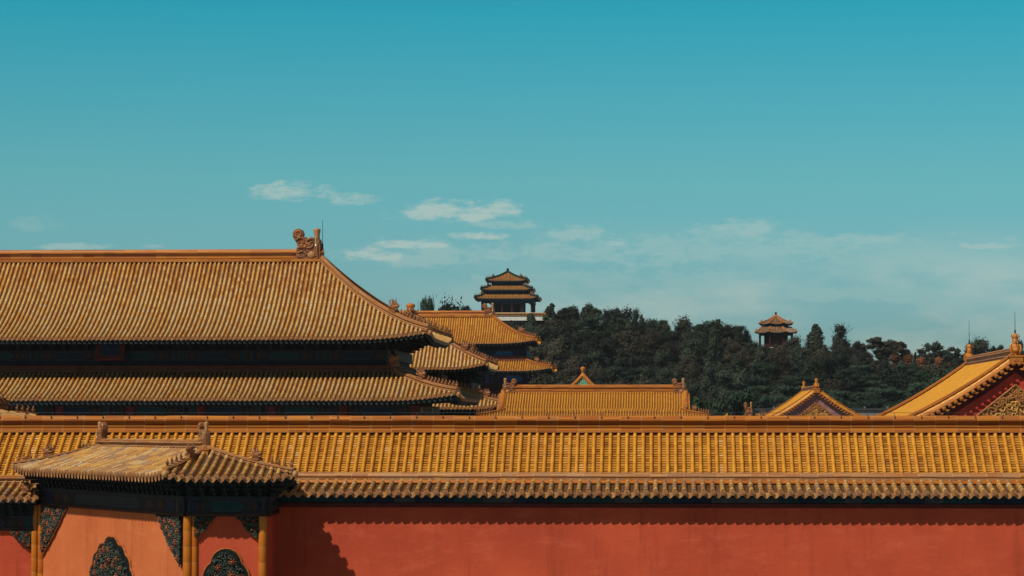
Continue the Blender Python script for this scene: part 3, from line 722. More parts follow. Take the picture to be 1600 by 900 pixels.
# columns of stacked amber segments
def glazed_column(parent, c, r, ztop, e=None, nn=None):
    mb = MB(); z = ztop; k = 0
    while z > 0:
        z2 = max(0, z-.375); rows = []
        for (zz, rr) in ((z, r*.97), (z-.012, r), (z2+.012, r), (z2, r*.97)):
            rows.append([Vector((c[0]+rr*cos(2*pi*j/16), c[1]+rr*sin(2*pi*j/16), zz)) for j in range(16)])
        mb.grid(rows, 0, random.random(), True, True); z = z2
        mb.tube([Vector((c[0], c[1], z+.006)), Vector((c[0], c[1], z-.006))], r*1.0, 16, 1, .5, cap=False)
    return mb.build('column', ['orangecol', 'worn'], parent)
for (c, r) in ((B_+EX*.02, .108), (B_+EX*.20+FN*.0, .078), (C_-EX*.10+FN*.02, .108), (A_+dS*.12+nS*.02, .10), (A_-EX*.12+FN*.0, .10)):
    glazed_column(scr, (c.x, c.y), r, zf_bot-.06)
# reliefs on the splayed face
LS = (B_-A_).length
def on_splay(px, py):          # u along the splayed face for a pixel column
    d = raydir(px, py); o = Vector((0, 0, CAMZ)); t = (A_-o).dot(nS)/d.dot(nS); p = o+d*t; return (p-A_).dot(dS), p.z
uC, _ = on_splay(176, 880)
uL, _ = on_splay(137, 880); uR, _ = on_splay(210, 880); ztop_ = on_splay(173, 835)[1]
hm = 1.35
medallion(scr, A_+dS*uC+UP*(ztop_-hm*1.08)+nS*.0, dS, nS, (uR-uL)/2*.98, hm, 18, 2400, 46, .088, 1)
uS, _ = on_splay(107, 795); zS = on_splay(68, 868)[1]
spandrel(scr, A_+dS*.24+UP*(zf_bot-.07), dS, nS, False, uS-.24, zf_bot-.07-zS, 2, 900, 13, .09)
uS2, _ = on_splay(248, 803); zS2 = on_splay(288, 885)[1]
spandrel(scr, B_-dS*.22+UP*(zf_bot-.07), dS, nS, True, (LS-.22-uS2), zf_bot-.07-zS2, 3, 900, 13, .09)
# reliefs on the narrow front facet
cxf = X(355, 63.3); zt = Z(857, 63.3)
medallion(scr, Vector((cxf, 63.3, zt-.95*1.06)), EX, FN, .58, .95, 8, 1300, 12, .095, 4)
spandrel(scr, Vector((X(306, 63.3), 63.3, zf_bot-.07)), EX, FN, False, .50, .52, 5, 260, 4, .07)
spandrel(scr, Vector((X(404, 63.3), 63.3, zf_bot-.07)), EX, FN, True, .50, .52, 6, 260, 4, .07)
# roof
Fc = A_+nS*.60-dS*.0; Fc = Vector((X(23, 70.75), 70.75, 0)); Nc = Vector((X(258, 62.4), 62.4, 0)); Cc = Vector((X(461, 62.4), 62.4, 0)); Kc = Vector((Cc.x-.75, 66.3, 0))
dR = (Nc-Fc).normalized(); nR = Vector((dR.y, -dR.x, 0)); inR = -nR
R1 = Vector((X(322, 64.5), 64.5, 0)); runS = (R1-Nc).dot(inR); bS = (Nc-R1).dot(dR)
R0 = R1.copy(); 
tt = 0
while 1030+F*R0.x/R0.y > 150: R0 -= dR*.02
aS = (R0-Fc).dot(dR); eS = 7.565; riS = 8.20-eS
fS = Facet(Fc, Nc, inR, runS, aS, bS, eS, curve(riS, .25), .10, 1.2)
fF = Facet(Nc, Cc, (0, 1), R1.y-Nc.y, R1.x-Nc.x, Cc.x-R1.x, eS, curve(riS, .25), .10, .7)
dK = (Kc-Cc).normalized(); inK = Vector((-dK.y, dK.x, 0)); runK = (R1-Cc).dot(inK)
fK = Facet(Cc, Kc, inK, runK, (R1-Cc).dot(dK), (Kc-R1).dot(dK), eS, curve(riS, .25), .10, .7)
Bk = R0+inR*runS+dR*(-.3); 
mb = MB()
fS.tiles(mb, .205, .058, .3, seg=7, step=.02, drip=.15, pan=.35, hue=lambda v, w: random.random()); fF.tiles(mb, .212, .060, .3, seg=8, step=.022, drip=.13, pan=.28, hue=lambda v, w: .5*v+.5*random.random()); fK.tiles(mb, .21, .058, .3, seg=6, step=.02, drip=.1, pan=.5)
for q in (fS, fF, fK): q.base(mb, h=-.03, mat=1)
# rear slopes, plain tubes
Jn = Kc+Vector((-1.0, .6, 0)); Fb = Fc+inR*runS*2
fB = Facet(Jn, Fb, nR, runS, .3, .3, eS, curve(riS, .25)); fB.tiles(mb, .21, .058, 1, seg=4, ends=False); fB.base(mb, mat=1)
fE = Facet(Fb, Fc, dR, aS, runS, runS, eS, curve(riS, .25), .1, .7); fE.tiles(mb, .21, .058, .5, seg=5); fE.base(mb, mat=1)
ro = mb.build('roof', ['worn', 'wornpanshade', 'end'], scr)
mb = MB()
for q in (fS, fF, fK, fE):
    q.base(mb, .75, h=-.14, ns=20, nw=3); q.rafters(mb, .21, .075, .04, .55, .17, 0, 0)
    for j in range(20): mb.face([q.P(q.L*j/20, .01, -.02), q.P(q.L*(j+1)/20, .01, -.02), q.P(q.L*(j+1)/20, .01, -.14), q.P(q.L*j/20, .01, -.14)])
mb.prism([(p+(p-Vector(((A_.x+C_.x)/2, 66.5, 0))).normalized()*.1).to_2d()[:] for p in (A_, B_, C_, D_, H_, G_)], zbr+.0, zbr+.14, 0)
mb.build('soffit', ['soffit'], ro)
hS = .27; 
mb = MB(); sweep(mb, [R0+UP*8.16, R1+UP*8.18], [(x*.24, z*hS) for x, z in prof(1, 1)], 0, .45, joint=.012); mb.build('ridge', 'ridgeworn', scr)
for (q, side, hh) in ((fS, 0, .13), (fF, 0, .15), (fF, 1, .13)):
    p = q.hip(side, 0, .97, 12); mb = MB(); sweep(mb, p, [(x*.17, z*hh) for x, z in prof(1, 1)], 0, .3)
    low = [a+UP*hh for a in p[:1]]; mb.blob(p[0]-UP*.02, (.08, .08, .09), 0, .9); mb.build('hip_ridge', 'ridgeworn', scr)
# ornaments
def along_hip(q, side, w, hh): p = q.hip(side, w, w+.01, 1); return p[0]+UP*hh, (p[0]-p[1])
def put(mesh, name, q, side, w, hh, size, par):
    p, d = along_hip(q, side, w, hh); rz = math.atan2(d.y, d.x); place(mesh, name, p, rz, size, par)
for (q, side, ws, wb) in ((fS, 0, (.05, .12, .19, .26), .40), (fF, 0, (.06, .17, .28, .39), .60), (fF, 1, (.04, .11, .18, .25), .42)):
    for k, w in enumerate(ws): put(RIDER if k == 0 else FIG, 'roof_rider' if k == 0 else 'roof_figure', q, side, w, .13, .19, scr)
    put(BEAST, 'hip_beast', q, side, wb, .12, .33, scr)
ang = math.atan2(dR.y, dR.x)
place(CHIWEN, 'ridge_beast', R1+UP*8.15-dR*.34, ang, (.44, .50, .72), scr)
place(CHIWEN, 'ridge_beast', R0+UP*8.12+dR*.34, ang+pi, (.44, .50, .74), scr)
mb = MB(); mb.box(R1+Vector((.0, -.30, 8.13)), (.24, .16, .13)); mb.box(R1+Vector((.0, -.30, 8.215)), (.30, .2, .04)); mb.build('ridge_end_tile', 'ridge', scr)

# ---- lower screen wall panel at the far left
LY = 71.3
lw = thing('side_screen_wall', (A_.x-3, LY, 0), 'short red wall panel with tiled eave left of the splayed screen wall, bottom left corner', 'wall')
LX0 = A_.x-7; zl = Z(828, LY)
mb = MB(); mb.box(((LX0+A_.x-.02)/2, LY+.5, zl/2), (A_.x-.02-LX0, 1.0, zl)); mb.build('wall_body', 'red', lw)
mb = MB(); frieze(mb, (LX0, LY, 0), (A_.x-.05, LY, 0), FN, zl, Z(808, LY), 3.2, .06); mb.box(((LX0+A_.x)/2, LY-.02, zl-.03), (A_.x-LX0-.1, .1, .05), 4); mb.build('frieze', PAINT, lw)
mb = MB(); bracket_row(mb, (LX0, LY, 0), (A_.x-.1, LY, 0), FN, Z(807, LY), Z(789, LY), .26, .35); mb.box(((LX0+A_.x)/2, LY+.5, Z(799, LY)), (A_.x-LX0-.1, 1, .36)); mb.build('bracket_band', ['bracket', 'soffit'], lw)
ezl = Z(779, 70.7); tzl = Z(757, 71.9)
f = Facet((LX0, 70.7), (A_.x+.02, 70.7), (0, 1), 1.2, 0, 0, ezl, curve(tzl-ezl, .3)); mb = MB(); f.tiles(mb, .229, .066, .3, seg=8, step=.022, drip=.13, pan=.28); f.base(mb, h=-.04, mat=1)
ro = mb.build('roof', ['worn', 'wornpanshade', 'end'], lw)
mb = MB(); mb.box(((LX0+A_.x)/2, 71.4, ezl-.11), (A_.x-LX0, 1.4, .08)); mb.build('soffit', 'soffit', ro)
mb = MB(); sweep(mb, [(LX0, 72.0, tzl-.03), (A_.x+.1, 72.0, tzl-.03)], [(x*.26, z*.27) for x, z in prof(1, 1)], 0, .45); mb.build('ridge', 'ridgeworn', lw)
place(BEAST, 'hip_beast', (A_.x-.32, 70.95, ezl+.12), radians(-50), .36, lw)
place(FIG, 'roof_figure', (A_.x-.05, 70.75, ezl+.04), radians(-50), .2, lw)
spandrel(lw, Vector((A_.x-.22, LY, zl-.06)), EX, FN, True, .62, .52, 8, 260, 4, .07)
glazed_column(lw, (A_.x-.14, LY-.06), .10, zl-.06)

# ---- corner of the gate roof at the left edge
gy = 80.
gate = thing('gate_hall', (-32, gy+6, 0), 'roof corner with small ridge figures at the left edge above the gallery ridge', 'gate')
gcx = X(56, gy+7)
fs, hips, _ = hip_roof(gate, 'roof', gcx-26, gcx, gy, gy+7, 8.82, 1.5, 3.5, 3.5, .26, .07, .20, 3.0, ['worn', 'wornpanshade', 'end'], k=.6, hipw=.16, hiph=.13, raf=False, drip=.08)
mb = MB(); mb.box((gcx-13, gy+3.5, 4.3), (24, 5, 8.6)); mb.build('wall_body', 'darkred', gate)
ornaments(hips[2], gate, .12, 5, .24, .5, .21, 1.35)
mb = MB(); sweep(mb, [(gcx-22, gy+3.5, 10.25), (gcx-3.4, gy+3.5, 10.25)], prof(.3, .3), 0, .6); mb.build('ridge', 'ridge', gate)

# ================================================================ 4. great hall
HX = X(671, 189); hall = thing('great_hall', (-38, 199, 0), 'huge double eaved hall with hipped amber roof filling the left half', 'palace hall')
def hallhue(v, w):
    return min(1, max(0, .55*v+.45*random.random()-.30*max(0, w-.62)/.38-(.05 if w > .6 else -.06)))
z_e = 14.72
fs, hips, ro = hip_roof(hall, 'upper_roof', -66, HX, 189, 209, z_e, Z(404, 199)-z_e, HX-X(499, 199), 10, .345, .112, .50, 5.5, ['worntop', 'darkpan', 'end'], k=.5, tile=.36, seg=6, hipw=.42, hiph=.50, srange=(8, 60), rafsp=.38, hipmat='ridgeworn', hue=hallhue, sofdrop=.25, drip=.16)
rx = X(499, 199); zr = Z(404, 199)
mb = MB(); hr = Z(388, 199)-zr
sweep(mb, [(-57, 199, zr-.1), (rx+.3, 199, zr-.1)], [(.5, -.1), (.5, .12*hr), (.38, .16*hr), (.42, .26*hr), (.34, .30*hr), (.24, .34*hr), (.24, .70*hr), (.40, .74*hr), (.40, .84*hr), (.26, .88*hr), (.22, 1.02*hr), (.1, 1.12*hr), (0, 1.13*hr)], 0, .8); mb.build('ridge', 'ridge', hall)
place(CHIWEN, 'ridge_beast', (X(457, 199), 199, zr-.05), 0, (2.20, 2.6, 2.35), hall)
place(CHIWEN, 'ridge_beast', (-57+2.2, 199, zr-.05), pi, (2.20, 2.6, 2.35), hall)
rod(hall, (X(503, 199), 199.0, zr+.4), Z(342, 199)-zr-.4, .03)
for hp in (hips[0], hips[2]): ornaments(hp, hall, .42, 9, .50, .95, .42)
ornaments(hips[1], hall, .42, 9, .50, .95, .42); ornaments(hips[3], hall, .42, 9, .50, .95, .42)
# lower skirt
HX2 = X(716, 186.8); z_l = 10.30
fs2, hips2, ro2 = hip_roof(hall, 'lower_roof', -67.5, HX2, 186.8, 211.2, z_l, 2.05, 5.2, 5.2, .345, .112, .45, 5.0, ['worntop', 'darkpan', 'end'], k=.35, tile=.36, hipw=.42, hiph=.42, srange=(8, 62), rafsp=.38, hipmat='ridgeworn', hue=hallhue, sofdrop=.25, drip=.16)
ornaments(hips2[0], hall, .36, 9, .46, .85, .40); ornaments(hips2[2], hall, .36, 9, .46, .85, .40)
bx1 = HX2-5.2; by0 = 192.0
mb = MB(); sweep(mb, [(-62.3, by0-.1, 12.32), (bx1+.1, by0-.1, 12.32), (bx1+.1, 206, 12.32)], prof(.5, .55), 0, .8); 
mb.build('wall_ridge', 'shaderidge', hall); place(BEAST, 'wall_ridge_beast', (bx1+.0, by0-.1, 12.7), -.9, 1.25, hall)
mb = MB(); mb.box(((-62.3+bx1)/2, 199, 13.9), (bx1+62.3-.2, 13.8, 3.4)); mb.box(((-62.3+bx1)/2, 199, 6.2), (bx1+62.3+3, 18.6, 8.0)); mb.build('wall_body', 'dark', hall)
mb = MB(); frieze(mb, (-62.3, by0+.1, 0), (bx1, by0+.1, 0), FN, Z(563, by0), Z(547, by0), 5.6, .2); mb.box(((-62.3+bx1)/2, by0-.05, Z(566, by0)), (bx1+62.3, .2, .16), 1)
mb.box((bx1+.0, 199, (Z(563, by0)+Z(547, by0))/2), (.2, 14, Z(547, by0)-Z(563, by0)), 0)
frieze(mb, (-62.3, 189.9, 0), (HX2-3.3, 189.9, 0), FN, Z(648, 189.9), Z(634, 189.9), 5.6, .2)
frieze(mb, (HX2-3.3, 189.9, 0), (HX2-3.3, 208, 0), EX, Z(648, 189.9), Z(634, 189.9), 4.6, .2)
mb.build('frieze', PAINT, hall)
mb = MB(); bracket_row(mb, (-62.3, by0, 0), (bx1, by0, 0), FN, Z(545, by0), Z(533, by0), .85, 1.1); mb.build('bracket_band', ['bracket', 'soffit'], hall)
mb = MB(); bracket_row(mb, (bx1, by0, 0), (bx1, 206, 0), EX, Z(545, by0), Z(533, by0), .85, 1.1); mb.build('bracket_band', ['bracket', 'soffit'], hall)
mb = MB(); bracket_row(mb, (-62.3, 189.9, 0), (HX2-3.2, 189.9, 0), FN, Z(633, 189.9), Z(627, 189.9), .85, .8); mb.build('bracket_band', ['bracket', 'soffit'], hall)
for k in range(9):
    mb = MB(); mb.tube([Vector((HX2-3.4-k*5.2, 189.7, 1.5)), Vector((HX2-3.4-k*5.2, 189.7, Z(634, 189.9)))], .33, 12); mb.build('column', 'darkred', hall)
# name board under the upper eave
px_ = at(172, 546, 190.6); mb = MB(); tl = Matrix.Rotation(radians(-18), 3, 'X'); ax3 = (EX, tl @ Vector((0, 1, 0)), tl @ UP)
mb.box(px_, (1.95, .18, 1.5), 0, .5, ax3); mb.box(px_-ax3[1]*.11, (1.35, .05, .98), 1, .5, ax3)
for s_ in (-1, 1):
    mb.box(px_+ax3[0]*s_*.98, (.16, .24, 1.7), 0, .5, ax3); mb.box(px_+ax3[2]*s_*.74, (2.1, .24, .14), 0, .5, ax3)
mb.build('name_board', ['boardred', 'boardblue'], hall)
mb = MB(); mb.box(((-66+HX2)/2, 199, 1.0), (HX2+70, 30, 2.0)); mb.build('terrace', 'white', hall)

# ================================================================ 5. square pavilion hall between the two great roofs
PX1 = X(761, 225); sq = thing('square_hall', (PX1-7.2, 232.3, 0), 'square double eaved hall with pyramid roof half hidden behind the great hall', 'palace hall')
z_e = Z(576, 225); apex = Z(487, 232.3)
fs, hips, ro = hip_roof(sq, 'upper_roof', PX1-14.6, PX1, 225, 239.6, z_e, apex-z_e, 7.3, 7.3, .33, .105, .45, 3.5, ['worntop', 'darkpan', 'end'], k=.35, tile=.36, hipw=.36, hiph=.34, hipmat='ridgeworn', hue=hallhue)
for hp in hips[:3]: ornaments(hp, sq, .30, 7, .42, .8, .36)
mb = MB(); rows = [[Vector((PX1-7.3+r*cos(2*pi*j/12), 232.3+r*sin(2*pi*j/12), apex-.2+z)) for j in range(12)] for r, z in ((.7, 0), (.6, .3), (.35, .4), (.3, .5), (.42, .7), (.4, .85), (.18, .95), (0, 1.0))]; mb.grid(rows, 0, .5, True, True); mb.build('finial', 'ridge', sq)
z_l = Z(638, 223)
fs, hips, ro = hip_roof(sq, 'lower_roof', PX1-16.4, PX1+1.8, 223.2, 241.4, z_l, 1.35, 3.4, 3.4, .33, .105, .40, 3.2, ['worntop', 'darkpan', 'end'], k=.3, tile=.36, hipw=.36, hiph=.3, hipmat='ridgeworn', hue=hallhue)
for hp in hips[:3]: ornaments(hp, sq, .27, 6, .40, .7, .34)
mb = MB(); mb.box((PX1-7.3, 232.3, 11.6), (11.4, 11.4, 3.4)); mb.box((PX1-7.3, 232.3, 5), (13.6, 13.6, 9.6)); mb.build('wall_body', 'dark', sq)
mb = MB(); bracket_row(mb, (PX1-13, 226.6, 0), (PX1-1.6, 226.6, 0), FN, z_e-1.1, z_e-.3, .8, .7); mb.build('bracket_band', ['bracket', 'soffit'], sq)
mb = MB(); bracket_row(mb, (PX1-1.6, 226.6, 0), (PX1-1.6, 238, 0), EX, z_e-1.1, z_e-.3, .8, .7); mb.build('bracket_band', ['bracket', 'soffit'], sq)
mb = MB(); frieze(mb, (PX1-13, 226.6, 0), (PX1-1.6, 226.6, 0), FN, z_e-2, z_e-1.2, 5, .1); frieze(mb, (PX1-1.6, 226.6, 0), (PX1-1.6, 238, 0), EX, z_e-2, z_e-1.2, 5, .1); mb.build('frieze', PAINT, sq)

# ================================================================ 6. north gate tower
TY = 400.; TX = X(838, TY); tw = thing('gate_tower', (-40, TY+7, 0), 'distant double eaved gate tower with blue painted beams behind the great hall', 'gate tower')
z_e = Z(536, TY); zr = Z(494, TY+7.5)
fs, hips, ro = hip_roof(tw, 'upper_roof', -62, TX, TY, TY+15, z_e, zr-z_e, TX-X(769, TY+7.5), 7.5, .37, .105, .55, 6, ['gold', 'goldpanshade', 'end'], k=.55, tile=.9, seg=5, hipw=.5, hiph=.45, srange=(8, 60), rafsp=.7, sofdrop=.3)
for hp in hips[:1]+hips[2:3]: ornaments(hp, tw, .4, 6, .55, 1.0, .5)
rx = X(769, TY+7.5)
mb = MB(); hr = Z(485, TY+7.5)-zr; sweep(mb, [(-55, TY+7.5, zr-.1), (rx+.3, TY+7.5, zr-.1)], proflite(.8, hr+.1), 0, 1.2); mb.build('ridge', 'ridge', tw)
place(CHIWEN, 'ridge_beast', (rx-1.5, TY+7.5, zr-.1), 0, (1.9, 2.6, 2.1), tw); place(CHIWEN, 'ridge_beast', (-55+1.4, TY+7.5, zr-.1), pi, (1.9, 2.6, 2.1), tw)
TX2 = X(862, TY-2); z_l = Z(579, TY-2)
fs, hips, ro = hip_roof(tw, 'lower_roof', -64, TX2, TY-2.3, TY+17.3, z_l, Z(563, TY+1.5)-z_l, 4.2, 4.2, .37, .105, .5, 5, ['gold', 'goldpanshade', 'end'], k=.3, tile=.9, seg=5, hipw=.5, hiph=.4, srange=(8, 60), rafsp=.7, sofdrop=.3)
for hp in hips[:1]+hips[2:3]: ornaments(hp, tw, .36, 6, .5, .9, .45)
bx1 = TX2-4.2; by0 = TY+1.9
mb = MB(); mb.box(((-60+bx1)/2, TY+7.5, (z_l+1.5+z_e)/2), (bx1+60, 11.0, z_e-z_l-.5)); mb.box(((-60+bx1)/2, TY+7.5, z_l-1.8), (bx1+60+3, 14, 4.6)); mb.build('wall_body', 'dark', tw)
mb = MB(); frieze(mb, (-60, by0+.05, 0), (bx1, by0+.05, 0), FN, Z(560, by0), Z(547, by0), 7, .25, (1, 5, 1, 3, 1)); frieze(mb, (-60, TY+.4, 0), (bx1+1.6, TY+.4, 0), FN, z_l-1.9, z_l-.5, 7, .25, (1, 5, 1, 3, 1))
frieze(mb, (bx1, by0, 0), (bx1, TY+13, 0), EX, Z(560, by0), Z(547, by0), 7, .2, (1, 5, 1, 3, 1)); mb.build('frieze', ['frieze', 'blue', 'teal', 'pale', 'ochre', 'brightblue'], tw)
mb = MB(); sweep(mb, [(-60, by0-.2, z_l+1.55), (bx1+.1, by0-.2, z_l+1.55), (bx1+.1, TY+13, z_l+1.55)], proflite(.5, .8), 0, 1.5); mb.build('wall_ridge', 'shaderidge', tw)
mb = MB(); mb.box(((-66+bx1)/2, TY+7.5, 6), (bx1+66+12, 24, 12)); mb.build('platform', 'red', tw)
rod(tw, (X(646, TY), TY+7.5, Z(487, TY)), 2.2, .04)

# ================================================================ 7. hip-and-gable hall right of centre
MY = 197.; mx0 = X(785, MY+3); mx1 = X(1071, MY+3)
mh = thing('side_hall', ((mx0+mx1)/2, MY+6, 0), 'plain amber roof with dragon heads on both ridge ends in the centre behind the wall', 'palace hall')
zt = Z(613, MY+4); zk = Z(643, MY+1.2); mR = 3.4
f = Facet((mx0, MY+.8), (mx1, MY+.8), (0, 1), mR, 0, 0, zk, curve(zt-zk, .35)); mb = MB(); f.tiles(mb, .2, .055, .3, seg=6, step=.02, ends=False, hue=lambda v, w: .35+.5*v); f.base(mb, mat=1)
fbk = Facet((mx1, MY+.8+2*mR), (mx0, MY+.8+2*mR), (0, -1), mR, 0, 0, zk, curve(zt-zk, .35)); fbk.tiles(mb, .2, .055, 2, seg=3, ends=False); fbk.base(mb, mat=1)
mb.build('upper_roof', ['gold', 'goldpanshade', 'end'], mh)
hip_roof(mh, 'lower_roof', mx0-1.75, mx1+1.75, MY-1.3, MY+2.9+2*mR, zk-.62, .75, 2.1, 2.1, .2, .055, .32, 2.2, ['gold', 'goldpanshade', 'end'], k=.2, hipw=.22, hiph=.2, hipmat='ridge', seg=6)
zr = Z(601, MY+4)
mb = MB(); sweep(mb, [(mx0-.05, MY+4.2, zt-.05), (mx1+.05, MY+4.2, zt-.05)], prof(.34, zr-zt+.05), 0, .5); mb.build('ridge', 'ridge', mh)
for s_, xx in ((0, mx0), (1, mx1)):
    place(CHIWEN, 'ridge_beast', (xx+(1.02 if s_ == 0 else -1.02), MY+4.2, zt-.1), pi if s_ == 0 else 0, (1.05, 1.3, 1.15), mh)
    pth = [f.P(0 if s_ == 0 else f.L, w) for w in (0, .25, .5, .75, 1)]; mb = MB(); sweep(mb, pth, prof(.30, .26), 0, .35)
    for k in range(18):     # verge tile ends
        p = pth[0].lerp(pth[-1], k/18); mb.tube([p+Vector((0, 0, -.02)), p+Vector((.33 if s_ else -.33, 0, -.06))], .06, 6, 0, random.random())
    pth2 = [fbk.P(f.L if s_ == 0 else 0, w) for w in (0, .5, 1)]; sweep(mb, pth2, prof(.30, .26), 0, .35)
    mb.build('verge_ridge', 'ridge', mh)
    mb = MB(); xs = xx+(.02 if s_ == 0 else -.02); mb.prism([(xs-.08, MY+1), (xs+.08, MY+1), (xs+.08, MY+7.4), (xs-.08, MY+7.4)], zk-.7, zk-.1)
    mb.idx([Vector((xs, MY+1.0, zk-.1)), Vector((xs, MY+7.4, zk-.1)), Vector((xs, MY+4.2, zt-.1))], [(0, 1, 2)]); mb.build('gable', 'gablered', mh)
    base = Vector((xx, MY+.75, zk-.05)); place(BEAST, 'hip_beast', base+UP*.0, -pi/2, .55, mh)
    cx_ = mx0-1.75 if s_ == 0 else mx1+1.75
    pa = Vector((cx_, MY-1.3, zk-.62+.32)); pb = Vector((xx, MY+.75, zk+.1))
    place(BEAST, 'hip_beast', pa.lerp(pb, .62)+UP*.12, radians(225 if s_ == 0 else -45), .45, mh)
    for k in range(5): place(RIDER if k == 0 else FIG, 'roof_rider' if k == 0 else 'roof_figure', pa.lerp(pb, .05+.1*k)+UP*(.18-.02*k), radians(225 if s_ == 0 else -45), .28, mh)
mb = MB(); mb.box(((mx0+mx1)/2, MY+4.2, 3.9), (mx1-mx0+.4, 7.2, 7.8)); mb.build('wall_body', 'darkred', mh)

# small pavilion with green roof showing its tip above that ridge
ky = 262.; kx = X(911, ky); kp = thing('small_pavilion', (kx, ky, 0), 'tip of a small green and amber pyramid roof with round finial above the centre hall', 'pavilion')
kz = Z(590, ky)+.2; ke = kz-3.2
hp_f, hips, _ = hip_roof(kp, 'roof', kx-3.6, kx+3.6, ky-3.6, ky+3.6, ke, 3.2, 3.6, 3.6, .2, .05, .3, 2, ['green_tile', 'green_tile', 'end'], k=.4, hipw=.36, hiph=.30, seg=5)
mb = MB(); rows = [[Vector((kx+r*cos(2*pi*j/12), ky+r*sin(2*pi*j/12), kz+z)) for j in range(12)] for r, z in ((.35, -.1), (.3, .1), (.16, .18), (.16, .4), (.24, .45), (.14, .5), (.28, .62), (.26, .78), (.08, .88), (0, .9))]; mb.grid(rows, 0, .5, True, True); mb.build('finial', 'ridge', kp)
mb = MB()
for sx_ in (-1, 1):
    for sy_ in (-1, 1): mb.tube([Vector((kx+sx_*2.6, ky+sy_*2.6, 0)), Vector((kx+sx_*2.6, ky+sy_*2.6, ke+.3))], .2, 8)
mb.box((kx, ky, ke/2), (4, 4, ke)); mb.build('wall_body', 'darkred', kp)

# ================================================================ 8. halls seen gable-on at the right
def gable_hall(name, label, px_f, py_f, Yf, Yr, R, run_end_z, k, sp, gm, relm, big, rods):
    xc = X(px_f, Yf); zr = Z(py_f, Yf); H = zr-run_end_z
    t = thing(name, (xc, (Yf+Yr)/2, 0), label, 'palace hall')
    fl = Facet((xc-R, Yr), (xc-R, Yf), (1, 0), R, 0, 0, run_end_z, curve(H, k)); fr = Facet((xc+R, Yf), (xc+R, Yr), (-1, 0), R, 0, 0, run_end_z, curve(H, k))
    mb = MB(); fl.tiles(mb, sp, sp*.27, .33, seg=6, step=.02, hue=lambda v, w: .5+.45*v); fr.tiles(mb, sp, sp*.27, .33, seg=4, step=.02); fl.base(mb, mat=1); fr.base(mb, mat=1)
    mb.build('roof', ['gold', 'goldpanshade', 'end'], t)
    mb = MB(); rh = big*.55; sweep(mb, [(xc, Yf+.3, zr-.06), (xc, Yr-.3, zr-.06)], prof(big*.42, rh), 0, .7); mb.build('ridge', 'ridgeworn', t)
    for yv, sgn in ((Yf, 1), (Yr, -1)):
        for fc, q in ((fl, fl.L if yv == Yf else 0), (fr, 0 if yv == Yf else fr.L)):
            pth = [fc.P(q, w) for w in [i/16 for i in range(17)]]; mb = MB()
            sweep(mb, [p+Vector((0, sgn*.28*big, 0)) for p in pth], prof(.30*big, .36*big), 0, .5)          # heavy inner ridge
            sweep(mb, [p+Vector((0, sgn*.02*big, .0)) for p in pth], [(.12*big, -.06), (.12*big, .05*big), (.06*big, .12*big), (0, .14*big)], 0, .4)
            sweep(mb, [p+Vector((0, -sgn*.16*big, -.05*big)) for p in pth], [(.10*big, -.04), (.10*big, .03*big), (.05*big, .09*big), (0, .10*big)], 0, .4)
            mb.build('verge_ridge', 'ridge', t)
            if yv == Yf:
                L = sum((b-a).length for a, b in zip(pth, pth[1:])); nn = int(L/(.30*big)); mb = MB()
                for i in range(nn):      # round tile ends and drips hanging over the gable
                    w = (i+.5)/nn; p = fc.P(q, w)+Vector((0, -.24*big, -.17*big)); r = .095*big
                    mb.tube([p+Vector((0, .35, .02)), p+Vector((0, -.05, -.01))], r, 12, 0, .3+.6*random.random())
                    mb.blob(p+Vector((0, -.05, -.01)), (r*.75, .03, r*.75), 0, .2)
                    pd = fc.P(q, min(1, w+.5/nn))+Vector((0, -.26*big, -.27*big)); dpts = []
                    for j in range(7):
                        an = pi*j/6; dpts.append(pd+Vector((.12*big*cos(an), 0, -.09*big*sin(an)-.02)))
                    bp = [v+Vector((0, .06, 0)) for v in dpts]; mb.face(dpts, 0, random.random()); 
                    for j in range(6): mb.face([dpts[j], bp[j], bp[j+1], dpts[j+1]], 0, .4)
                    mb.face([dpts[0], dpts[-1], bp[-1], bp[0]], 0, .4)
                mb.build('verge_tile_ends', 'ridge', t)
    # gable wall, recessed, with board and relief
    yg = Yf+.16*big; n = 16; prof_l = [fl.P(0, w) for w in [i/n for i in range(n+1)]]; prof_r = [fr.P(0, w) for w in [i/n for i in range(n+1)]]
    for (off, mat, dep, nm) in ((.05*big, 'darkred' if gm != 'mauve' else 'mauve', 0, 'bargeboard'), (.60*big, gm, .04, 'gable')):
        pts = [Vector((p.x, yg+dep, p.z-off)) for p in prof_l]+[Vector((p.x, yg+dep, p.z-off)) for p in reversed(prof_r[:-1])]
        if nm == 'bargeboard':
            low = [Vector((p.x, yg+dep, p.z-.62*big-.05)) for p in prof_l]+[Vector((p.x, yg+dep, p.z-.62*big-.05)) for p in reversed(prof_r[:-1])]
            mb = MB()
            for i in range(len(pts)-1):
                if off and low[i].z < 0: continue
                a, b, c, d = pts[i], pts[i+1], low[i+1], low[i]; mb.face([d, c, b, a], 0); mb.face([v+Vector((0, .08, 0)) for v in (a, b, c, d)], 0); mb.face([d, c, c+Vector((0, .1, 0)), d+Vector((0, .1, 0))], 0)
            for i in range(0, len(pts)-1):       # studs on the board
                m_ = (pts[i]+pts[i+1]+low[i]+low[i+1])/4
                for (dx, dz) in ((0, .06), (-.06, -.04), (.06, -.04)): mb.blob(m_+Vector((dx*big, -.01, dz*big)), (.028*big, .02, .028*big), 1)
            mb.build(nm, [mat, 'pale'], t)
        else:
            mb = MB(); mb.face([Vector((pts[0].x, yg+dep, 2)), Vector((pts[-1].x, yg+dep, 2))]+list(reversed(pts)), 0); mb.build(nm, mat, t)
    # triangular relief
    ztop = zr-big*1.25; zlo = max(run_end_z-.2, zr-big*1.25-3.4*big); slope = .80
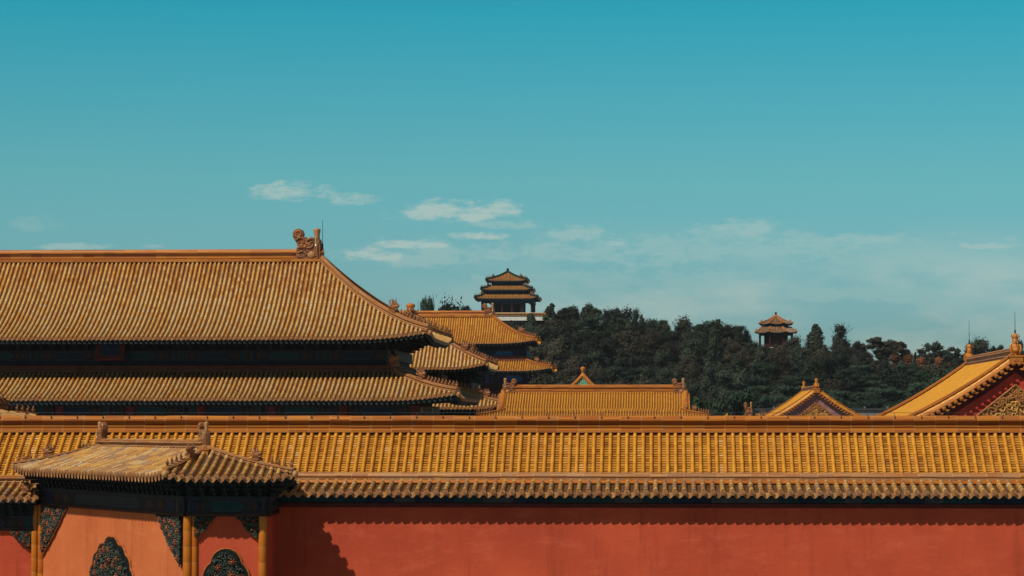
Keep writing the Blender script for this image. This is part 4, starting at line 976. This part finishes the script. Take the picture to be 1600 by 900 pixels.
    hgt = ztop-zlo; pts = [Vector((xc, yg-.01, ztop)), Vector((xc-hgt/slope, yg-.01, zlo)), Vector((xc+hgt/slope, yg-.01, zlo))]
    mb = MB(); mb.face(pts, 0)
    rnd = random.Random(9); sc_ = big
    for (a, b) in ((pts[0], pts[1]), (pts[0], pts[2])): mb.tube([a-Vector((0, .04, 0)), b-Vector((0, .04, 0))], .05*big, 6, 0)
    cnt = 0
    while cnt < 170:
        v = rnd.random(); zz = zlo+hgt*v; hw = (1-v)*hgt/slope; u = rnd.uniform(-hw, hw)*.94; core_ = abs(u) < .62*hw*1.0 and v < .72
        r = (.20 if core_ else .26)*sc_*(.5+.5*rnd.random())
        if hw-abs(u) < r*1.0: cnt += 1; continue
        a0 = rnd.random()*6.28; sgn = rnd.choice((-1, 1)); pth = [Vector((xc+u+r*(1-.6*k/9)*cos(a0+sgn*k*.55), yg-.02-.06*sin(pi*k/9)*big, zz+r*(1-.6*k/9)*sin(a0+sgn*k*.55))) for k in range(10)]
        mb.tube(pth, [.035*sc_]*9+[.02*sc_], 6, 1 if core_ else 0, .5); cnt += 1
    mb.build('gable_relief', ['bronze', relm], t)
    mb = MB(); mb.box((xc, (Yf+Yr)/2+.5, (run_end_z)/2), (2*R-2.4, Yr-Yf-1.6, run_end_z)); mb.build('wall_body', 'darkred', t)
    for yv, rz, h in ((Yf+.15, -pi/2, rods[0]), (Yr-.2, pi/2, rods[1])):
        # ridge dragon seen end-on: thick body
        place(DRAGON, 'ridge_beast', Vector((xc, yv, zr-.06)), rz, (1.1*big, .95*big, 1.22*big), t)
        if h: rod(t, (xc, yv, zr+.9*big), h, .018*big)
    mb = MB(); p = Vector((xc, Yf-.10, zr-.06*big)); mb.box(p, (.62*big, .3, .22*big)); mb.box(p+UP*.14*big, (.74*big, .36, .08*big)); mb.box(p-UP*.16*big, (.5*big, .26, .1*big)); mb.build('ridge_end_tile', 'ridge', t)
    return t
gable_hall('gable_hall', 'large gable roof rising at the right edge with red gable and gilded carving', 1588, 560, 122, 140.3, 7.7, Z(560, 122)-4.05, .42, .33, 'gablered', 'gilt', 1.0, (1.25, 1.5))
gable_hall('gable_hall', 'smaller amber gable with faded mauve triangle in front of the wooded hill', 1276, 609, 240, 261, 6.4, Z(609, 240)-3.6, .42, .36, 'mauve', 'gilt', .92, (.5, .5))

# low roof whose dragons just clear the wall ridge
ly = 150.; lo = thing('low_hall', (X(1150, ly), ly+3, 0), 'low roof with an upright dragon finial left of the small gable', 'palace hall')
lx0, lx1 = X(1165, ly), X(1189, ly); lz = Z(652, ly)
mb = MB(); f = Facet((lx0-3, ly-3), (lx1+.6, ly-3), (0, 1), 3, 0, 0, lz-1.9, curve(1.6, .3)); f.tiles(mb, .24, .06, .4); f.base(mb, mat=1); fb = Facet((lx1+.6, ly+3), (lx0-3, ly+3), (0, -1), 3, 0, 0, lz-1.9, curve(1.6, .3)); fb.tiles(mb, .24, .06, 2, seg=3, ends=False); fb.base(mb, mat=1); mb.build('roof', ['gold', 'goldpanshade', 'end'], lo)
mb = MB(); sweep(mb, [(lx0-3, ly, lz-.35), (lx1+.6, ly, lz-.35)], prof(.3, .33), 0, .5); mb.build('ridge', 'ridge', lo)
mb = MB(); mb.box(((lx0-3+lx1+.6)/2, ly, (lz-1.9)/2), (lx1-lx0+3, 4.6, lz-1.9)); mb.build('wall_body', 'darkred', lo)
place(CHIWEN, 'ridge_beast', (lx0-.1, ly, lz-.1), 0, (.5, .9, .95), lo); place(BEAST, 'ridge_beast', (lx1, ly, lz-.15), pi, .55, lo)
mb = MB(); mb.idx([at(1122, 660, 160), at(1142, 660, 160), at(1136, 645, 160), at(1122, 660, 162), at(1142, 660, 162), at(1136, 645, 162)], [(0, 1, 2), (5, 4, 3), (0, 2, 5, 3), (1, 4, 5, 2)])
c_ = thing('wall_cap', at(1132, 700, 161), 'tiny pointed tile cap peeping over the wall ridge right of the centre hall', 'roof'); c_.location.z = 0
mb.build('tile_cap', 'gold', c_)
mb = MB(); p = at(1132, 660, 161); mb.box((p.x, 161, p.z/2), (.8, 1.8, p.z)); mb.build('pier', 'red', c_)
# grey garden wall at the foot of the hill
mb = MB(); wy = 420.; x0, x1 = X(1085, wy), X(1640, wy); zt_ = Z(641, wy); mb.box(((x0+x1)/2, wy, zt_/2), (x1-x0, .8, zt_)); mb.box(((x0+x1)/2, wy, zt_+.15), (x1-x0, 1.4, .3), 1)
nb = int((x1-x0)/1.2)
for i in range(nb//3): mb.box((x0+(i+.5)*3.6, wy, zt_+.42), (.3, .3, .3), 0)
tag(mb.build('boundary_wall', ['greywall', 'pale']), 'low grey boundary wall at the foot of the wooded hill', 'wall')

# ================================================================ 9. pavilions on the hill
def finial(parent, c, r, h, mat='fardark'):
    mb = MB(); rows = [[Vector((c[0]+rr*r*cos(2*pi*j/12), c[1]+rr*r*sin(2*pi*j/12), c[2]+z*h)) for j in range(12)] for rr, z in ((1.3, 0), (1.2, .12), (.8, .18), (.75, .55), (.95, .6), (.95, .78), (.8, .84), (.8, .95), (.3, 1), (0, 1))]
    mb.grid(rows, 0, .5, True, True); mb.build('finial', mat, parent)
WYp = 792.; wx0, wx1 = X(757, WYp+2), X(822, WYp+2); 
wp = thing('hilltop_pavilion', (X(791, WYp+8), WYp+8, 0), 'large three tiered square pavilion crowning the hill on the left', 'pavilion')
def tier(par, nm, pxl, pxr, Yn, dep, py_e, py_t, R, lift=.5, mats=['farroof', 'darkpan', 'farhip'], fin=None, hiph=.55):
    a = X(pxl, Yn); b = X(pxr, Yn); ze = Z(py_e, Yn)
    return hip_roof(par, nm, a, b, Yn, Yn+dep, ze, Z(py_t, Yn+R)-ze, R, R, .45, .12, lift, 3.2, mats, k=.45, tile=1.4, seg=4, hipw=.6, hiph=hiph, hipmat='farhip', rafsp=.9, drip=.15, sofdrop=.35)
dep1 = X(841, WYp)-X(741, WYp)
t1 = tier(wp, 'lower_roof', 741, 841, WYp, dep1, 466.5, 459, 3.1)
t2 = tier(wp, 'middle_roof', 751, 832, WYp+1.8, dep1-3.6, 453, 446.5, 2.8)
t3 = tier(wp, 'upper_roof', 759, 824, WYp+3.6, dep1-7.2, 439, 425.5, (dep1-7.2)/2)
for tr in (t1, t2, t3):
    for hp in tr[1][:3]: ornaments(hp, wp, .5, 4, .55, .9, .6)
cxp = (X(759, WYp+3.6)+X(824, WYp+3.6))/2; cyp = WYp+dep1/2
finial(wp, (cxp, cyp, Z(427, cyp)), .42, Z(420, cyp)-Z(427, cyp)+.2)
zb0 = Z(488, WYp)
for (px0, px1, yn, zlo, zhi, nm) in ((768, 815, WYp+3.6+1.7, 447, 440.5, 'upper_wall'), (759, 826, WYp+1.8+1.9, 460, 453.5, 'middle_wall')):
    xa, xb = X(px0, yn), X(px1, yn); d_ = xb-xa; mb = MB(); mb.box(((xa+xb)/2, yn+d_/2, (Z(zlo+3, yn)+Z(zhi-2, yn))/2), (d_, d_, Z(zhi-2, yn)-Z(zlo+3, yn)))
    frieze(mb, (xa, yn, 0), (xb, yn, 0), FN, Z(zlo-1.0, yn), Z(zhi+1, yn), 3, .1, (1, 2, 1, 3, 2)); mb.build(nm, ['dark', 'blue', 'teal', 'pale'], wp)
yn = WYp+1.6; xa, xb = X(751.5, yn), X(833, yn); d_ = xb-xa
for i in range(6):
    for j in range(6):
        if i in (0, 5) or j in (0, 5):
            x_ = xa+.4+(d_-.8)*i/5; y_ = yn+.4+(d_-.8)*j/5; mb = MB(); mb.tube([Vector((x_, y_, zb0-.3)), Vector((x_, y_, Z(466, WYp)))], .36, 10); mb.build('column', 'fardark', wp)
mb = MB(); frieze(mb, (xa, yn, 0), (xb, yn, 0), FN, Z(474, yn), Z(468, yn), d_/5, .12, (1, 2, 1, 3, 2)); frieze(mb, (xb, yn, 0), (xb, yn+d_, 0), EX, Z(474, yn), Z(468, yn), d_/5, .12, (1, 2, 1, 3, 2))
for i in range(5):      # curved brackets under the beam
    for s_ in (-1, 1):
        xx = xa+.4+(d_-.8)*(i+(0 if s_ > 0 else 1))/5; mb.idx([Vector((xx, yn+.2, Z(474, yn))), Vector((xx+s_*1.1, yn+.2, Z(474, yn))), Vector((xx, yn+.2, Z(478, yn))), Vector((xx, yn+.35, Z(474, yn))), Vector((xx+s_*1.1, yn+.35, Z(474, yn))), Vector((xx, yn+.35, Z(478, yn)))], [(0, 1, 2), (5, 4, 3), (1, 4, 5, 2)], 1)
mb.build('frieze', ['dark', 'blue', 'teal', 'pale'], wp)
mb = MB(); q_ = d_/5; mb.box((xa+d_/2, yn+d_/2, (zb0+Z(466, WYp))/2), (d_-2*q_-.2, d_-2*q_-.2, Z(466, WYp)-zb0)); mb.box((xa+d_/2, yn+d_/2, Z(467, WYp)), (d_-.8, d_-.8, .6)); mb.build('wall_body', 'dark', wp)
mb = MB(); mb.box((xa+d_/2, yn+d_/2, zb0-3), (d_+1.5, d_+1.5, 5.9)); mb.build('plinth', 'white', wp)
# white terrace with balustrade
ty = WYp-8.; tx0, tx1 = X(764, ty), X(852, ty); tp = thing('hill_terrace', ((tx0+tx1)/2, ty, 0), 'white terrace wall with tiled parapet beneath the three tiered pavilion', 'terrace')
mb = MB(); zt1 = Z(489.5, ty); zt0 = Z(499, ty); mb.box(((tx0+tx1)/2, ty+5, (zt0+zt1)/2-.4), (tx1-tx0, 10, zt1-zt0-.1)); mb.build('wall_body', 'white', tp)
mb = MB(); mb.box(((tx0+tx1)/2, ty-.05, zt1-.45), (tx1-tx0+.3, .3, .6), 0); sweep(mb, [(tx0-.2, ty-.05, zt1-.15), (tx1+.2, ty-.05, zt1-.15)], [(.3, 0), (.3, .1), (0, .3)], 1, .8)
for i in range(15): mb.box((tx0+(tx1-tx0)*(i+.5)/15, ty-.2, zt1-.45), (.16, .12, .62), 2)
mb.build('parapet', ['bronze', 'farroof', 'fardark'], tp)
mb = MB(); mb.idx([Vector((tx1, ty, zt1)), Vector((tx1+3, ty, zt0-1)), Vector((tx1, ty, zt0-1)), Vector((tx1, ty+1, zt1)), Vector((tx1+3, ty+1, zt0-1)), Vector((tx1, ty+1, zt0-1))], [(0, 1, 2), (5, 4, 3), (0, 3, 4, 1)]); mb.build('stair_flank', 'white', tp)

# octagonal pavilion
def ngon_roof(par, nm, c, rad, n, z0, rise, inner, sp, lift, mats, rot=0, k=.45):
    """n-gon roof: eave circumradius rad, narrowing to circumradius `inner`"""
    V = [Vector((c[0]+rad*cos(rot+2*pi*i/n), c[1]+rad*sin(rot+2*pi*i/n), 0)) for i in range(n)]; ap = cos(pi/n); R = (rad-inner)*ap; ins = (rad-inner)*sin(pi/n)
    mb = MB(); hips = []; sf = MB(); fs = []
    for i in range(n):
        a, b = V[i], V[(i+1) % n]; m_ = (a+b)/2; inw = (Vector((c[0], c[1], 0))-m_).normalized()
        f = Facet(a, b, inw, R, ins, ins, z0, curve(rise, k), lift, rad*.35); f.tiles(mb, sp, sp*.27, 1.0, seg=4, drip=.12); f.base(mb, mat=1, ns=8, nw=5); f.base(sf, h=-.3, ns=8, nw=3)
        for j in range(8): sf.face([f.P(f.L*j/8, .01, -.03), f.P(f.L*(j+1)/8, .01, -.03), f.P(f.L*(j+1)/8, .01, -.3), f.P(f.L*j/8, .01, -.3)])
        hips.append(f.hip(0, 0, 1, 8)); fs.append(f)
    o = mb.build(nm, mats, par); sf.build('soffit', 'soffit', o)
    for h in hips: mb = MB(); sweep(mb, h, proflite(.34, .32), 0, 1); mb.blob(h[0]+UP*.05, (.3, .3, .3)); mb.build('hip_ridge', 'ridge', o)
    return hips
oy = 806.; oc = (X(1213, oy), oy); op = thing('hill_pavilion', (oc[0], oc[1], 0), 'small eight sided pavilion with two weathered roofs among trees on the right of the hill', 'pavilion')
hw_ = (X(1246, oy)-X(1180, oy))/2
rr = pi/8
h1 = ngon_roof(op, 'lower_roof', oc, hw_/cos(pi/8)*.97, 8, Z(520, oy-hw_), Z(512.5, oy)-Z(520, oy-hw_), hw_*.76, .5, .35, ['fartan', 'darkpan', 'fartan'], rr, .2)
h2 = ngon_roof(op, 'upper_roof', oc, hw_/cos(pi/8)*.78, 8, Z(506.5, oy-hw_*.8), Z(493.5, oy)-Z(506.5, oy-hw_*.8), .1, .5, .35, ['fartan', 'darkpan', 'fartan'], rr, .4)
for hs in (h1, h2):
    for h in hs: place(FIG, 'roof_figure', h[1]+UP*.3, 0, .6, op)
finial(op, (oc[0], oc[1], Z(494.5, oy)), .36, Z(488.5, oy)-Z(494.5, oy))
mb = MB(); ng = lambda r: [(oc[0]+r*cos(rr+2*pi*i/8), oc[1]+r*sin(rr+2*pi*i/8)) for i in range(8)]
mb.prism(ng(hw_*.64), Z(514, oy), Z(505, oy), 1); mb.build('upper_wall', ['dark', 'blue'], op)
mb = MB(); mb.prism(ng(hw_*.60), Z(545, oy), Z(519, oy), 0); mb.build('wall_body', 'fardark', op)
mb = MB(); mb.prism(ng(hw_*.86), Z(525, oy), Z(519.5, oy), 0); mb.build('frieze', 'blue', op)
for (x_, y_) in ng(hw_*.82): mb = MB(); mb.tube([Vector((x_, y_, Z(545, oy))), Vector((x_, y_, Z(520, oy)))], .27, 8); mb.build('column', 'fardark', op)
for (a, b) in zip(ng(hw_*.64), ng(hw_*.80)): mb = MB(); mb.tube([Vector((a[0], a[1], Z(512, oy))), Vector((b[0], b[1], Z(507.5, oy)))], .1, 6); mb.build('brace', 'blue', op)
mb = MB(); mb.prism(ng(hw_*1.0), Z(556, oy), Z(544, oy), 0); mb.build('plinth', 'white', op)

# ================================================================ 10. trees
def crown_mesh(name, mat, kind, seed, n=2400):
    n = int(n*2.1)
    rnd = random.Random(seed); mb = MB(); lobes = []
    if kind == 'round':
        for k in range(15):
            a = rnd.random()*2*pi; r = rnd.random()**.6*.36; z = .36+.52*rnd.random(); lobes.append((r*cos(a), r*sin(a), z, .13+.10*rnd.random()))
        lobes.append((0, 0, .86, .14))
    elif kind == 'tall':
        for k in range(15):
            z = .2+.75*rnd.random(); r = rnd.random()*.30*(1.1-z); a = rnd.random()*2*pi; lobes.append((r*cos(a), r*sin(a), z, .10+.10*(1-z)+.03*rnd.random()))
    elif kind == 'cone':
        for k in range(40):
            z = .05+.90*(k/39)**1.1; rr_ = .24*(1-z)**.85+.012; a = rnd.random()*6.3; lobes.append((rr_*.55*cos(a), rr_*.55*sin(a), z, rr_*.62+.012))
    elif kind == 'pads':
        for k in range(17):
            z = .34+.62*rnd.random(); r = (.12+.34*rnd.random())*(1.25-z*.6); a = rnd.random()*2*pi; lobes.append((r*cos(a), r*sin(a), z, .15+.07*rnd.random()))
    elif kind == 'sparse':
        for k in range(30):
            a = rnd.random()*2*pi; r = .46*rnd.random()**.6; z = .95-.9*r*r-.30*rnd.random()**2-.12*rnd.random(); lobes.append((r*cos(a), r*sin(a), max(.4, z), .055+.055*rnd.random()))
    flat = {'pads': .38, 'sparse': .75, 'cone': 1.0, 'tall': 1.1, 'round': 1.0}[kind]
    per = n//len(lobes)
    for (x, y, z, r) in lobes:
        tone = rnd.random()*.5
        for k in range(per):
            d = Vector((rnd.gauss(0, 1), rnd.gauss(0, 1), rnd.gauss(0, 1))).normalized(); q = rnd.random()**.38*(1+.16*rnd.gauss(0, 1)); p = Vector((x+d.x*r*q, y+d.y*r*q, z+d.z*r*q*flat))
            nr = (d+Vector((rnd.gauss(0, .32), rnd.gauss(0, .32), rnd.gauss(0, .32)+.15))).normalized(); u = nr.orthogonal().normalized(); u = Matrix.Rotation(rnd.random()*6.28, 3, nr) @ u; w = nr.cross(u)
            s_ = (.011+.015*rnd.random()); l = s_*1.35
            mb.face([p-u*l, p-w*s_*.7+u*l*.1, p+u*l, p+w*s_*.8], 0, min(1, tone+rnd.random()*.5))
    return mesh_of(mb, name, mat), lobes
def trunk_mesh(name, lobes, seed, bare=0):
    rnd = random.Random(seed); mb = MB()
    top = .72; pth = [Vector((.02*sin(k*1.3), .02*cos(k*1.7), top*k/6)) for k in range(7)]; mb.tube(pth, [.028-.019*k/6 for k in range(7)], 7, 0, .5)
    for (x, y, z, r) in lobes[:20]:
        s_ = pth[min(6, max(1, int(z*.55/top*6)))]; m_ = s_.lerp(Vector((x, y, z)), .5)+Vector((0, 0, -.03)); mb.tube([s_, m_, Vector((x, y, z))], [.011, .008, .003], 5, 0, .5)
    for k in range(bare):
        a = rnd.random()*6.28; p = Vector((0, 0, .62+.1*rnd.random())); pts = [p]; d = Vector((cos(a)*.7, sin(a)*.7, 1)).normalized()
        for j in range(4): d = (d+Vector((rnd.gauss(0, .25), rnd.gauss(0, .25), .1))).normalized(); p = p+d*.11; pts.append(p)
        mb.tube(pts, [.009, .007, .005, .004, .002], 4, 0, .5)
        for j in (1, 2, 3): dd = Vector((rnd.gauss(0, 1), rnd.gauss(0, 1), .6)).normalized()*.1; mb.tube([pts[j], pts[j]+dd], [.004, .002], 4, 0, .5)
    return mesh_of(mb, name, 'bark')
PROTO = {}
def proto(key, mat, kind, seed, n=2400, bare=0):
    c, l = crown_mesh('crown', mat, kind, seed, n); PROTO[key] = (c, trunk_mesh('trunk', l, seed, bare))
for i in range(3): proto(f'd{i}', 'leafdark', 'round', 20+i, 2600)
for i in range(2): proto(f't{i}', 'leafdark', 'tall', 30+i)
for i in range(2): proto(f'b{i}', 'leafbrown', 'round', 40+i, 2200)
for i in range(2): proto(f'p{i}', 'leafpine', 'pads', 50+i, 3000)
proto('c0', 'leafdark', 'cone', 60, 2400); proto('g0', 'leafgreen', 'round', 61); proto('r0', 'leafrust', 'tall', 62, 1500); proto('s0', 'leafbrown', 'sparse', 63, 2200); proto('s1', 'leafdark', 'sparse', 64, 1800)
proto('x0', 'leafdark', 'tall', 65, 1900, bare=12)
def tree(key, x, y, z, h, w, label, group=None, rz=None, name='tree', cat='tree'):
    o = thing(name, (x, y, z), label, cat, group); o.rotation_euler.z = random.random()*6.28 if rz is None else rz; o.scale = (w, w, h)
    c, t = PROTO[key]
    for me, nm in ((t, 'trunk'), (c, 'crown')):
        q = bpy.data.objects.new(nm, me); COL.objects.link(q); q.parent = o
    return o
def tree_px(key, px, py_top, Y, h, w, label, group=None, name='tree', base=None):
    x = X(px, Y); zt = Z(py_top, Y); z = hillz(x, Y)-.2 if base is None else base
    if zt-z < h*.75: z = zt-h
    return tree(key, x, Y, z, zt-z, w, label, group, name=name)
# single trees one can tell apart along the skyline
tree_px('p0', 664, 468, 640, 7, 5.2, 'flat topped dark conifer standing alone behind the gate tower ridge', name='pine_tree')
tree_px('d1', 701, 478, 700, 8, 13, 'low rounded treetop showing over the gate tower ridge right of the flat topped conifer')
tree_px('c0', 863, 473, 800, 12, 16, 'pointed dark conifer just right of the white terrace', name='conifer_tree')
tree_px('g0', 895, 477, 806, 10, 13, 'rounded bright green treetop on the skyline near the white terrace')
tree_px('t0', 921, 478, 806, 11, 10, 'narrow dark treetop on the skyline right of the bright green one')
tree_px('d0', 965, 482, 806, 12, 12, 'broad dark treetop forming the highest hump right of the hilltop pavilion')
tree_px('x0', 994, 486, 812, 12, 8, 'thin ragged treetop with bare twigs on the sloping skyline', name='bare_topped_tree')
tree_px('d2', 1022, 500, 812, 10, 9, 'small dark treetop on the skyline just right of the ragged one')
tree_px('b0', 1068, 497, 812, 12, 11, 'bronze domed treetop midway along the sloping skyline')
tree_px('g0', 1120, 498, 815, 11, 14, 'rounded green treetop on the skyline left of the eight sided pavilion')
tree_px('t1', 1150, 512, 815, 9, 10, 'low dark treetop just left of the eight sided pavilion')
tree_px('b1', 1168, 518, 800, 9, 10, 'bronze treetop touching the left side of the eight sided pavilion')
tree_px('b0', 1243, 527, 798, 8, 9, 'bronze treetop right below the eight sided pavilion')
tree_px('c0', 1275, 506, 806, 12, 21, 'pointed cypress standing clear right of the eight sided pavilion', name='cypress_tree')
tree_px('x0', 1314, 511, 806, 13, 15, 'dark tree with bare branches sticking out above its crown', name='bare_topped_tree')
tree_px('t1', 1340, 536, 806, 8, 8, 'small dark treetop between the bare branched tree and the spreading bronze tree')
tree_px('s0', 1380, 526, 770, 13, 15.5, 'wide spreading bronze tree with sky showing between its limbs', name='spreading_tree')
tree_px('s0', 1404, 533, 766, 11, 9, 'small bronze crown leaning out right of the wide spreading tree', name='spreading_tree')
tree_px('c0', 1431, 551, 790, 8, 6, 'tiny pointed cypress in the dip of the skyline', name='cypress_tree')
tree_px('s1', 1466, 531, 780, 14, 15, 'open crowned tree on the skyline left of the large gable roof', name='open_crowned_tree')
tree_px('s1', 1496, 545, 780, 11, 10, 'low open treetop touching the slope of the large gable roof', name='open_crowned_tree')
tree_px('d1', 1530, 533, 780, 13, 11, 'dark treetop rising behind the large gable roof')
tree_px('s1', 1562, 537, 785, 12, 9, 'airy treetop behind the large gable roof ridge, left of its near finial', name='open_crowned_tree')
tree_px('t0', 1594, 537, 785, 12, 9, 'treetop at the right edge behind the large gable roof')
for px, py, lb in ((1400, 556, 'rust coloured tree left of the tiny pointed cypress'), (1420, 556, 'rust coloured tree just in front of the tiny pointed cypress'), (1440, 560, 'rust coloured tree right of the tiny pointed cypress'), (1468, 560, 'rust coloured tree below the open crowned tree'), (1490, 566, 'small rust coloured tree near the large gable roof')):
    tree_px('r0', px, py, 762, 9, 10, lb, 'rust coloured trees', name='rust_tree')
for px, py, key, lb in ((840, 588, 'b0', 'brownish tree beneath the gate tower lower eave, leftmost'), (880, 590, 'b1', 'brownish tree right beneath the gate tower corner'), (860, 594, 'd0', 'dark tree between the two brownish ones under the gate tower'), (985, 592, 'b1', 'rusty brown tree over the centre roof ridge, left one'), (1008, 594, 'b0', 'rusty brown tree over the centre roof ridge, right one')):
    tree_px(key, px, py, 380, 9, 7, lb, base=0)
tree_px('g0', 1090, 617, 385, 8, 9, 'bright green tree beside the right end of the centre roof', base=0)
tree_px('p0', 1150, 612, 380, 9, 9, 'dark layered tree behind the upright dragon finial', name='pine_tree', base=0)
tree_px('g0', 1422, 621, 415, 6, 7, 'small bright green tree in front of the grey boundary wall', base=0)
# the wooded slope
rnd = random.Random(77); cnt = 0
rowsY = [805, 795, 784, 772, 759, 746, 733, 720, 707, 694, 680]
for r_, Y in enumerate(rowsY):
    pxs = 625+rnd.random()*20
    while pxs < 1625:
        w = 8.5+4.5*rnd.random(); x = X(pxs, Y)
        step_ = (5.0+2.6*rnd.random())/Y*F
        if Y > 700 and pxs < 815 and False: pass
        hidden = (pxs < 765 and Y < 800) or (pxs < 840 and Z(600, Y) > hillz(x, Y)+10)
        clear = (735 < pxs < 850 and Y > 765) or (1165 < pxs < 1262 and Y > 783) or pxs < 660
        if not hidden and not clear:
            z = hillz(x, Y)-.3; h = 8+4.5*rnd.random()
            py = 652-(z+h-CAMZ)/Y*F
            lim = skyl(pxs)-9+rnd.random()*9
            if py < lim: h = max(4.5, (652-lim)/F*Y+CAMZ-z)
            if 735 < pxs < 870: h = min(h, max(4, Z(497, Y)-z))
            if 1165 < pxs < 1262: h = min(h, max(4, Z(541, Y)-z))
            w = min(w, h*1.15); rust = rnd.random()
            low = py > 560
            if low and pxs > 1180 and rnd.random() < .75: key = rnd.choice(['p0', 'p1'])
            elif rust < .30: key = rnd.choice(['b0', 'b1'])
            elif rust < .50: key = rnd.choice(['t0', 't1']); h *= 1.12
            elif rust < .56: key = rnd.choice(['p0', 'p1'])
            elif rust < .60: key = 'g0'
            elif rust < .68: key = 'c0'; h *= 1.15
            else: key = rnd.choice(['d0', 'd1', 'd2'])
            if key == 'c0': w *= 1.3
            if key[0] == 'p' and h < 7: key = 'd1'
            side_ = 'below the hilltop pavilion' if pxs < 900 else 'on the left half of the wooded hillside' if pxs < 1060 else 'on the middle of the wooded hillside' if pxs < 1200 else 'below the eight sided pavilion' if pxs < 1300 else 'on the right end of the wooded hillside'
            lv = 'high' if py < 545 else 'halfway up' if py < 595 else 'low'
            kd = {'d': 'dense dark green tree', 'b': 'bronze green tree', 't': 'narrow dark tree', 'p': 'layered dark pine', 'g': 'brighter green tree', 'c': 'pointed conifer'}[key[0]]
            tree(key, x, Y, z, h, w, f'{kd} {lv} {side_}', f'{kd}s {lv} {side_}', name={'p': 'pine_tree', 'c': 'conifer_tree'}.get(key[0], 'tree')); cnt += 1
        pxs += step_
print('slope trees', cnt, 'faces', sum(len(m.polygons) for m in bpy.data.meshes))

# thin air between the palace and the hill
mb = MB(); mb.box((20, 480, 35), (1000, 1100, 72)); hz = mb.build('haze', 'metal'); tag(hz, kind='stuff')
hm_ = bpy.data.materials.new('haze_air'); hm_.use_nodes = True; t = hm_.node_tree; t.nodes.remove(t.nodes['Principled BSDF'])
pv = t.nodes.new('ShaderNodeVolumePrincipled'); pv.inputs['Color'].default_value = (.72, .84, 1, 1); pv.inputs['Density'].default_value = .00004; pv.inputs['Anisotropy'].default_value = .0
t.links.new(pv.outputs[0], t.nodes['Material Output'].inputs['Volume']); hz.data.materials[0] = hm_
